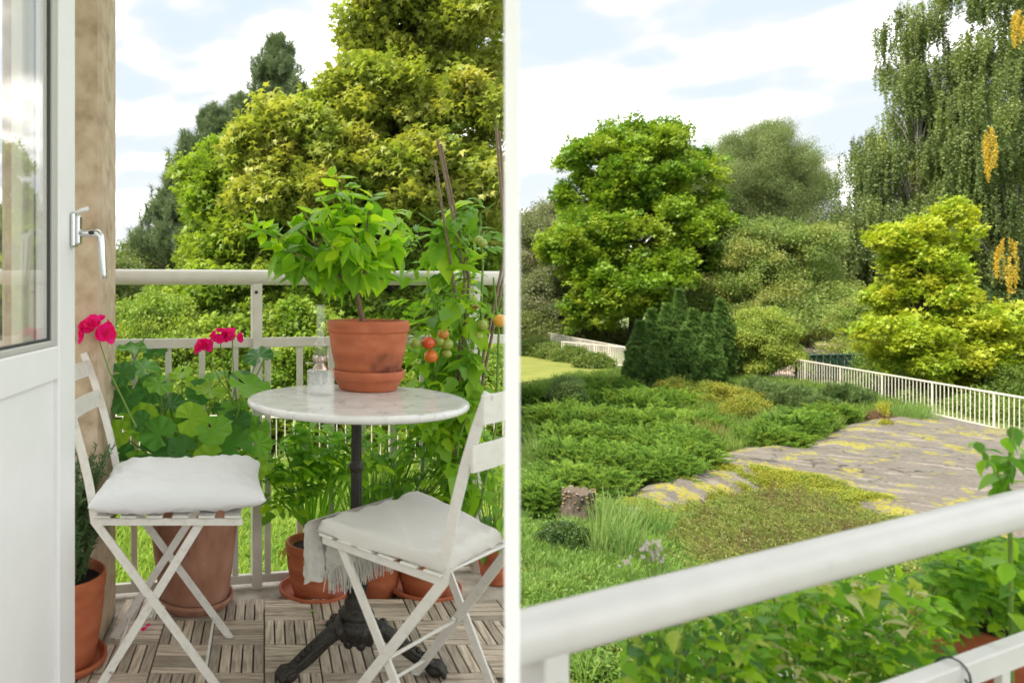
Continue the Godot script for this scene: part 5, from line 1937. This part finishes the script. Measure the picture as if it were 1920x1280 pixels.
func juniper(px: float, py: float, rx: float, h: float, spray: Mesh, pal: Array) -> void:
	var base := on_ground(px, py)
	base.y = ground_y(base.x, base.z)
	var r := rx / F * -base.z * 1.05
	var hh := h / F * -base.z * .85
	var t := thing("spreading_juniper", "low spreading green juniper in the bed before the bedrock", "juniper", base, "spreading junipers in the garden bed")
	var xf := []
	var cols := []
	var b := MB.new()
	for k in 30:
		var a := rnd(0, TAU)
		var l := rnd(.3, 1.0)
		var tip := Vector3(cos(a) * r * l, hh * (.35 + .5 * (1 - l * l) + rnd(-.2, .35)), sin(a) * r * l)
		if not inside(tip + base, RIGHT): continue
		b.tube([Vector3(cos(a) * .05, 0, sin(a) * .05), tip * Vector3(.5, .75, .5), tip], [.03, .02, .008], 4, false)
		var col := mixc(pal)
		for j in 36:
			var f := rnd(.2, 1.08)
			var p := tip * Vector3(f, lerpf(.6, 1.0, f), f) + Vector3(rnd(-.22, .22), rnd(-.14, .12), rnd(-.22, .22))
			if not inside(p + base, RIGHT): continue
			var d := Vector3(cos(a), rnd(.0, 1.1), sin(a)).rotated(Vector3.UP, rnd(-1.3, 1.3))
			xf.append(Transform3D(aim(d, rnd(-.3, .3)).scaled(Vector3.ONE * rnd(.6, 1.15)), p))
			cols.append(col.lerp(mixc(pal), .4))
	part(t, "stems", b.mesh(), M.bark)
	many(t, "foliage", spray, M.needles, xf, cols)

# ------------------------------------------------------------------ trees
func build_trees() -> void:
	var leaf_m := maple_cluster(14, .42, .15)
	var leaf_s := maple_cluster(16, .30, .10)
	var oval := oval_cluster(34, .45, .145, .5)
	var fine := oval_cluster(60, .55, .085, .42)
	var hang := strand(40, 1.35, .115)
	var gnd := func(px: float, z: float) -> Vector3:
		return Vector3((px - CX) / F * z, GROUND - .05, -z)
	# ---------- cypress hedge
	var spray := needle_tuft(40, .13, .018, .24)
	var cyp := [[1200, 610, 742, 24, 29.0], [1222, 585, 740, 26, 30.0], [1250, 575, 740, 28, 31.0], [1275, 548, 738, 26, 32.0], [1300, 585, 738, 28, 30.5], [1325, 595, 736, 28, 31.0], [1352, 566, 734, 24, 32.0], [1230, 650, 746, 26, 28.0], [1285, 625, 746, 30, 28.6], [1330, 640, 742, 28, 28.8], [1375, 620, 732, 24, 32.5], [1190, 660, 742, 18, 28.2]]
	for q in cyp:
		var z: float = q[4]
		var base: Vector3 = gnd.call(q[0], z)
		var top := P(q[0], q[1], z)
		var hgt := top.y - base.y
		var r: float = q[3] / F * z * .82
		var t := thing("columnar_cypress", "dark green columnar cypress standing in the dense clump", "cypress", base, "clump of columnar cypresses")
		var b := MB.new()
		b.tube([Vector3.ZERO, Vector3(0, hgt * .9, 0)], [.08, .02], 6)
		part(t, "trunk", b.mesh(), M.bark)
		var xf := []
		var cols := []
		for k in 900:
			var f := pow(rng.randf(), .9)
			var a := rnd(0, TAU)
			var prof := r * pow(sin(PI * clampf(.16 + .84 * (1 - f), 0, 1) * .5 + .12), .6) * (1.0 - pow(f, 6)) * rnd(.75, 1.05)
			if f > .62: prof *= pow((1.02 - f) / .40, .8)
			prof *= 1.0 + .16 * sin(a * 5 + f * 17)
			var p := Vector3(cos(a) * prof, f * hgt * .97, sin(a) * prof)
			var d := Vector3(cos(a) * .45, 1, sin(a) * .45).normalized()
			xf.append(Transform3D((aim(d) * Basis(Vector3.RIGHT, PI / 2)).scaled(Vector3.ONE * rnd(.8, 1.3)), p))
			var c := mixc([[.045, .10, .022], [.065, .13, .028], [.10, .165, .04]])
			cols.append(c)
		many(t, "crown", spray, M.needles, xf, cols)
	# ---------- garden side trees
	tree("maple_tree", "large green maple with a few orange sprigs above the cypresses", "", gnd.call(1192, 50.0), P(1195, 300, 50.0), lobes_px([[1195, 330, 50, 100, 85, 4.5], [1110, 330, 50, 55, 70, 3], [1280, 340, 50, 55, 80, 3], [1195, 440, 50, 150, 80, 5.5], [1080, 460, 49, 60, 55, 3], [1300, 450, 49, 60, 60, 3], [1180, 530, 48, 110, 60, 4.5], [1120, 570, 48, 40, 50, 3], [1240, 270, 50, 40, 40, 2], [1160, 265, 50, 30, 36, 2]]), {"per": 22, "clumps": 330, "cr": 1.0, "mesh": leaf_m, "pal": [[.13, .24, .02], [.19, .29, .025], [.09, .19, .02], [.24, .31, .035]], "r": .42, "every": 2, "twig": .04, "lim": RIGHT, "scale": Vector2(.9, 1.5), "flat": .8, "inner": .55})
	tree("willow_tree", "grey green rounded tree with upright twigs behind the maple", "", gnd.call(1420, 75.0), P(1420, 300, 75.0), lobes_px([[1420, 350, 75, 110, 90, 7], [1330, 370, 75, 50, 80, 4], [1500, 400, 75, 55, 90, 4], [1420, 290, 75, 70, 48, 5], [1540, 470, 75, 30, 60, 3], [1380, 450, 75, 90, 60, 5]]), {"per": 28, "clumps": 400, "cr": 1.4, "mesh": fine, "pal": [[.14, .19, .075], [.19, .24, .10], [.115, .165, .06]], "r": .5, "every": 1, "twig": .06, "scale": Vector2(1.0, 1.6), "flat": 1.2, "inner": .4, "lim": RIGHT})
	tree("hawthorn_tree", "broad olive green tree with orange tinted twigs left of the birch", "", gnd.call(1460, 46.0), P(1460, 470, 46.0), lobes_px([[1450, 480, 46, 100, 65, 4], [1400, 560, 45, 60, 60, 3], [1510, 560, 45, 70, 50, 3], [1450, 600, 44, 100, 40, 3.5]]), {"per": 22, "clumps": 230, "cr": .9, "mesh": oval, "pal": [[.14, .22, .05], [.19, .26, .065], [.11, .18, .045], [.25, .26, .07]], "r": .25, "every": 2, "lim": RIGHT})
	tree("oak_tree", "grey brown leafy tree at the back beyond the lawn", "trees behind the lawn", gnd.call(1010, 62.0), P(1030, 420, 62.0), lobes_px([[1050, 450, 62, 70, 70, 5], [1000, 470, 60, 40, 70, 4], [1085, 540, 58, 45, 70, 4], [1020, 570, 56, 60, 50, 4]]), {"per": 20, "clumps": 230, "cr": 1.2, "mesh": oval, "pal": [[.13, .165, .075], [.19, .19, .11], [.10, .14, .06]], "r": .35, "every": 2, "scale": Vector2(1.0, 1.6), "lim": RIGHT})
	tree("oak_tree", "dull green tree behind the maple and the cypresses", "trees behind the lawn", gnd.call(1320, 60.0), P(1320, 430, 60.0), lobes_px([[1330, 480, 60, 60, 70, 4], [1300, 560, 58, 60, 50, 4], [1360, 560, 58, 50, 60, 4]]), {"per": 20, "clumps": 160, "cr": 1.2, "mesh": oval, "pal": [[.14, .165, .08], [.19, .185, .105], [.10, .14, .06]], "r": .3, "every": 2, "scale": Vector2(1.0, 1.6), "lim": RIGHT})
	for q in [[1000, 600, "shadowy undergrowth bush behind the far fence"], [1090, 610, "dark bush under the left edge of the maple"], [1140, 635, "yellowish bush behind the corner of the far fence"], [1290, 610, "bush hidden behind the cypress tops"], [1370, 640, "bush beside the street lamp"], [1450, 640, "bush under the hawthorn tree"]]:
		var z := 54.0
		tree("woodland_bush", q[2], "bushes under the far trees", gnd.call(q[0], z), P(q[0], q[1], z), lobes_px([[q[0], q[1] + 20, z, 60, 34, 3]]), {"per": 20, "clumps": 70, "cr": .9, "mesh": oval, "pal": [[.10, .15, .045], [.14, .18, .06], [.20, .21, .07]], "r": .12, "every": 2, "lim": RIGHT, "scale": Vector2(1.0, 1.5), "cat": "bush"})
	tree("woodland_bush", "orange leaved bush glowing in the yard behind the small trees", "bushes under the far trees", gnd.call(1515, 50.0), P(1515, 600, 50.0), lobes_px([[1515, 605, 50, 34, 18, 1.5]]), {"per": 18, "clumps": 26, "cr": .5, "mesh": oval, "pal": [[.50, .26, .03], [.42, .30, .05]], "r": .08, "every": 2, "lim": RIGHT, "cat": "bush"})
	tree("young_tree", "small multi stemmed tree with light green leaves beside the cypresses", "", gnd.call(1435, 32.0), P(1435, 620, 32.0), lobes_px([[1440, 610, 32, 36, 34, 1], [1410, 640, 32, 34, 30, 1], [1455, 665, 32, 34, 30, 1], [1415, 680, 32, 26, 20, .8]]), {"per": 16, "clumps": 90, "cr": .45, "mesh": oval_cluster(40, .26, .075, .6), "pal": [[.17, .27, .045], [.23, .31, .065], [.27, .31, .05]], "r": .06, "every": 2, "twig": .012, "lim": RIGHT})
	tree("young_tree", "slender sapling with pale green leaves by the gravel yard", "", gnd.call(1625, 36.0), P(1625, 560, 36.0), lobes_px([[1610, 600, 36, 46, 36, 1.4], [1640, 640, 35, 46, 36, 1.4], [1600, 660, 35, 36, 26, 1], [1660, 690, 34, 30, 24, 1]]), {"per": 14, "clumps": 90, "cr": .5, "mesh": oval_cluster(40, .28, .08, .6), "pal": [[.16, .25, .055], [.21, .29, .07], [.24, .27, .08]], "r": .06, "every": 2, "twig": .012, "lim": RIGHT})
	tree("young_maple", "young maple with lemon yellow green leaves behind the white fence", "", gnd.call(1735, 27.0), P(1730, 420, 27.0), lobes_px([[1700, 450, 27, 50, 44, 1.2], [1785, 430, 27, 28, 45, .8], [1730, 500, 27, 60, 40, 1.4], [1720, 560, 27, 70, 36, 1.6], [1700, 620, 27, 90, 36, 1.8], [1790, 610, 26.5, 60, 34, 1.5], [1850, 600, 26, 70, 28, 1.5], [1740, 670, 26.5, 80, 36, 1.6], [1860, 660, 26, 70, 44, 1.5], [1800, 690, 26, 60, 34, 1.4]]), {"per": 12, "clumps": 290, "cr": .42, "mesh": leaf_s, "pal": [[.34, .40, .03], [.28, .38, .03], [.40, .42, .045], [.20, .32, .03], [.36, .41, .035]], "r": .10, "every": 2, "twig": .012, "lim": RIGHT, "flat": .65, "scale": Vector2(.8, 1.3)})
	for q in [[1690, 700, 30.0, "dark bush in the shade behind the white fence"], [1800, 715, 28.0, "shaded bush under the yellow maple by the fence"], [1890, 720, 26.0, "green bush pressing against the white fence"], [1960, 730, 24.0, "green bush at the end of the white fence"], [1740, 775, 26.5, "low leafy bush at the foot of the yellow maple"], [1850, 790, 24.0, "low leafy bush filling the ground behind the white fence"], [1930, 800, 22.5, "low leafy bush close behind the end of the white fence"], [1660, 745, 29.0, "low leafy bush beside the green board fence"]]:
		tree("fence_bush", q[3], "bushes behind the white fence", gnd.call(q[0], q[2]), P(q[0], q[1], q[2]), lobes_px([[q[0], q[1] + 10, q[2], 66, 46, 1.5]]), {"per": 16, "clumps": 70, "cr": .6, "mesh": oval_cluster(40, .30, .08, .6), "pal": [[.07, .13, .03], [.11, .18, .035], [.15, .22, .04]], "r": .06, "every": 2, "twig": .012, "lim": RIGHT, "cat": "bush"})
	# birches with hanging strands
	var bt := [[1905, 46.0, [[1890, -20, 46, 90, 130, 4], [1870, 140, 45, 80, 110, 4], [1900, 280, 45, 110, 110, 4], [1850, 400, 45, 110, 90, 4], [1920, 480, 45, 80, 80, 4], [1960, 200, 46, 90, 180, 4], [1850, 40, 45, 40, 110, 3], [1830, 260, 45, 50, 120, 3]], "tall weeping birch with white trunk and a few golden sprigs"], [1720, 50.0, [[1700, 60, 50, 45, 50, 2.5], [1720, 150, 50, 60, 60, 3], [1770, 200, 50, 60, 60, 3], [1690, 270, 50, 70, 60, 3], [1760, 320, 50, 80, 70, 3.5], [1640, 330, 50, 48, 60, 3], [1680, 430, 50, 80, 80, 3.5], [1770, 450, 50, 80, 80, 3.5], [1620, 440, 49, 46, 80, 3], [1640, 520, 49, 70, 60, 3], [1720, 540, 49, 80, 60, 3]], "weeping birch with long drooping twigs on the left of its neighbour"]]
	var birch: Node3D = null
	for q in bt:
		var base: Vector3 = gnd.call(q[0], q[1])
		var bt1 := tree("weeping_birch", q[3], "weeping birches beyond the fence", base, P(q[0], 0 if q[0] > 1800 else 110, q[1]), lobes_px(q[2]), {"per": 16, "clumps": 300, "cr": .95, "mesh": hang, "pal": [[.11, .16, .055], [.14, .20, .06], [.09, .135, .045], [.18, .23, .06]], "r": .28, "every": 2, "bark": M.birch_bark, "upright": true, "flat": .8, "scale": Vector2(.8, 1.4), "lim": RIGHT, "inner": .2})
		if birch == null: birch = bt1
	for q in [[1858, 270, 41.5, 9, 30], [1890, 480, 38.5, 18, 34], [1910, 40, 41.5, 8, 20]]:
		var c := P(q[0], q[1], q[2]) - birch.position
		var xf := []
		var cols := []
		for k in 34:
			xf.append(Transform3D(Basis(Vector3.UP, rnd(0, TAU)).scaled(Vector3.ONE * rnd(.5, .9)), c + rdir() * Vector3(q[3], q[4], 8) / F * (q[2] + 4.5)))
			cols.append(mixc([[.50, .33, .03], [.44, .35, .05]]))
		many(birch, "golden_sprig", hang, M.foliage, xf, cols)
	tree("woodland_bush", "tall dark bush filling the gap under the birches", "bushes under the far trees", gnd.call(1600, 55.0), P(1600, 560, 55.0), lobes_px([[1600, 560, 55, 60, 60, 3], [1680, 600, 52, 80, 60, 3], [1560, 610, 55, 40, 30, 2]]), {"per": 20, "clumps": 130, "cr": 1.0, "mesh": oval, "pal": [[.05, .09, .03], [.08, .12, .035]], "r": .12, "every": 2, "lim": RIGHT, "scale": Vector2(1.0, 1.5), "cat": "bush"})
	tree("woodland_bush", "wide dark bush behind the yellow maple under the birch", "bushes under the far trees", gnd.call(1840, 46.0), P(1840, 600, 46.0), lobes_px([[1820, 590, 46, 110, 60, 3], [1930, 580, 46, 80, 70, 3]]), {"per": 20, "clumps": 130, "cr": 1.0, "mesh": oval, "pal": [[.05, .09, .03], [.08, .12, .035]], "r": .12, "every": 2, "lim": RIGHT, "scale": Vector2(1.0, 1.5), "cat": "bush"})

	# ---------- balcony side trees
	var mp := [[.31, .33, .065], [.23, .30, .05], [.36, .35, .085], [.17, .25, .045], [.27, .32, .06]]
	tree("maple_tree", "wide maple turning yellow green behind the balcony railing", "", gnd.call(800, 24.0), P(800, 60, 24.0), lobes_px([[760, 60, 24, 110, 90, 2.0], [900, 60, 24, 120, 120, 2.5], [690, 210, 23.5, 120, 70, 2.4], [560, 250, 23, 90, 60, 2.0], [860, 230, 23.5, 130, 90, 2.5], [500, 290, 23, 60, 50, 1.6], [640, 310, 22.5, 130, 60, 2.2], [800, 340, 22.5, 150, 60, 2.5], [920, 380, 22.5, 60, 60, 1.6], [560, 370, 22.5, 90, 50, 2]]), {"per": 17, "clumps": 470, "cr": .68, "mesh": leaf_m, "pal": mp, "r": .20, "every": 2, "twig": .018, "lim": LEFT, "scale": Vector2(.8, 1.35), "flat": .6, "inner": .5})
	var gp := [[.15, .25, .03], [.22, .32, .04], [.11, .20, .03], [.28, .35, .06]]
	tree("maple_tree", "green leafy maple filling the view below the yellow one", "", gnd.call(480, 26.0), P(480, 420, 26.0), lobes_px([[440, 400, 26, 90, 70, 2], [400, 330, 26, 60, 50, 1.8], [480, 480, 25, 110, 60, 2], [620, 480, 25, 130, 70, 2.5], [780, 480, 25, 120, 70, 2.5], [900, 520, 25, 80, 80, 2], [400, 560, 24, 90, 60, 2], [560, 600, 24, 110, 60, 2.2], [720, 600, 24, 110, 60, 2.2], [860, 620, 24, 90, 60, 2.2]]), {"per": 17, "clumps": 440, "cr": .7, "mesh": leaf_m, "pal": gp, "r": .18, "every": 2, "twig": .02, "lim": LEFT, "scale": Vector2(.8, 1.3), "flat": .65, "inner": .5})
	for q in [[300, 620, 21.0, "bright green bush behind the left part of the railing"], [440, 660, 20.5, "leafy bush seen between the middle balusters"], [560, 640, 20.0, "light green bush behind the oil lamp"], [660, 700, 20.5, "bush behind the terracotta pot and the railing"], [800, 700, 20.0, "green bush behind the tomato plant"], [900, 720, 19.5, "green bush in the corner behind the tomato plant"], [240, 700, 20.0, "bush beside the pillar behind the geranium"], [120, 600, 22.0, "bush seen through the glass of the door"], [0, 560, 24.0, "tall bush at the edge of the door glass"], [350, 760, 19.0, "low bush behind the geranium leaves"], [520, 770, 19.0, "low bush beyond the fence below the table"], [720, 780, 19.0, "low bush beyond the fence and the chives"], [880, 790, 18.6, "low bush beyond the fence behind the chair"]]:
		tree("hedge_shrub", q[3], "shrubs beyond the balcony fence", gnd.call(q[0], q[2]), P(q[0], q[1], q[2]), lobes_px([[q[0], q[1] + 10, q[2], 84, 74, 1.5]]), {"per": 15, "clumps": 75, "cr": .5, "mesh": leaf_s if q[0] % 40 == 0 else oval_cluster(36, .30, .085, .6), "pal": gp, "r": .06, "every": 2, "twig": .012, "lim": LEFT, "scale": Vector2(.8, 1.3), "cat": "bush"})
	# stone pines: upright tufts on whorled branches
	var pine_t := needle_tuft(60, .32, .012, .5)
	for q in [[520, 70, 42.0, 62, "tall blue green pine rising behind the maple"], [400, 215, 40.0, 70, "blue green pine in the middle of the pine row"], [335, 330, 38.0, 56, "smaller blue green pine at the left of the pine row"], [455, 190, 44.0, 60, "blue green pine half hidden by the maple"]]:
		var z: float = q[2]
		var base: Vector3 = gnd.call(q[0], z)
		var top := P(q[0], q[1], z)
		var hgt := top.y - base.y
		var t := thing("stone_pine", q[4], "pine", base, "row of stone pines")
		var b := MB.new()
		b.tube([Vector3.ZERO, Vector3(0, hgt, 0)], [.22, .03], 8)
		var xf := []
		var cols := []
		var R: float = q[3] / F * z * 1.7
		for k in 230:
			var f := rnd(.5, 1.0)
			var a := rnd(0, TAU)
			var l := (R * pow(1.02 - f, .72) * 1.5 + .12) * rnd(.45, 1.1)
			var s := Vector3(0, f * hgt * .96, 0)
			var e := s + Vector3(cos(a) * l, l * .42, sin(a) * l)
			b.tube([s, s.lerp(e, .6) - Vector3.UP * .08, e], [.04, .025, .01], 4, false)
			for j in 8:
				var p := s.lerp(e, 1.0 - pow(rng.randf(), 2.0) * .8) + Vector3(rnd(-.25, .25), rnd(-.1, .4), rnd(-.25, .25))
				xf.append(Transform3D((Basis(Vector3.UP, rnd(0, TAU)) * Basis(Vector3.RIGHT, rnd(-.5, .5))).scaled(Vector3.ONE * rnd(.9, 1.6)), p))
				cols.append(mixc([[.11, .155, .085], [.14, .19, .105], [.085, .13, .065]]))
		part(t, "trunk", b.mesh(), M.bark)
		many(t, "crown", pine_t, M.needles, xf, cols)
	for q in [[270, 470, 58.0, 70], [230, 520, 54.0, 60], [170, 480, 60.0, 60], [80, 460, 56.0, 70], [10, 400, 54.0, 60], [-60, 420, 54.0, 80], [330, 560, 48.0, 70], [620, 400, 46.0, 90], [780, 380, 47.0, 90], [890, 390, 45.0, 80]]:
		tree("woodland_tree", "pale green tree in the far row behind the pines and maples", "far trees behind the pines", gnd.call(q[0], q[2]), P(q[0], q[1], q[2]), lobes_px([[q[0], q[1] + 40, q[2], q[3], 60, 3], [q[0] + 20, q[1] + 110, q[2], q[3], 60, 3]]), {"per": 16, "clumps": 110, "cr": 1.1, "mesh": oval, "pal": [[.12, .17, .05], [.16, .20, .06], [.09, .14, .04]], "r": .2, "every": 2, "lim": LEFT, "scale": Vector2(1.0, 1.6)})

func _ready() -> void:
	rng.seed = 7
	set_view()
	make_materials()
	build_terrain()
	build_balcony_structure()
	build_railing()
	build_door()
	build_trees()
	build_garden()
	build_table()
	build_left_chair()
	build_right_chair()
	build_basil()
	build_oil_lamp()
	build_geranium()
	build_rosemary()
	build_celery()
	build_tomato()
	build_chives()
	build_garden_side()
	build_fallen()
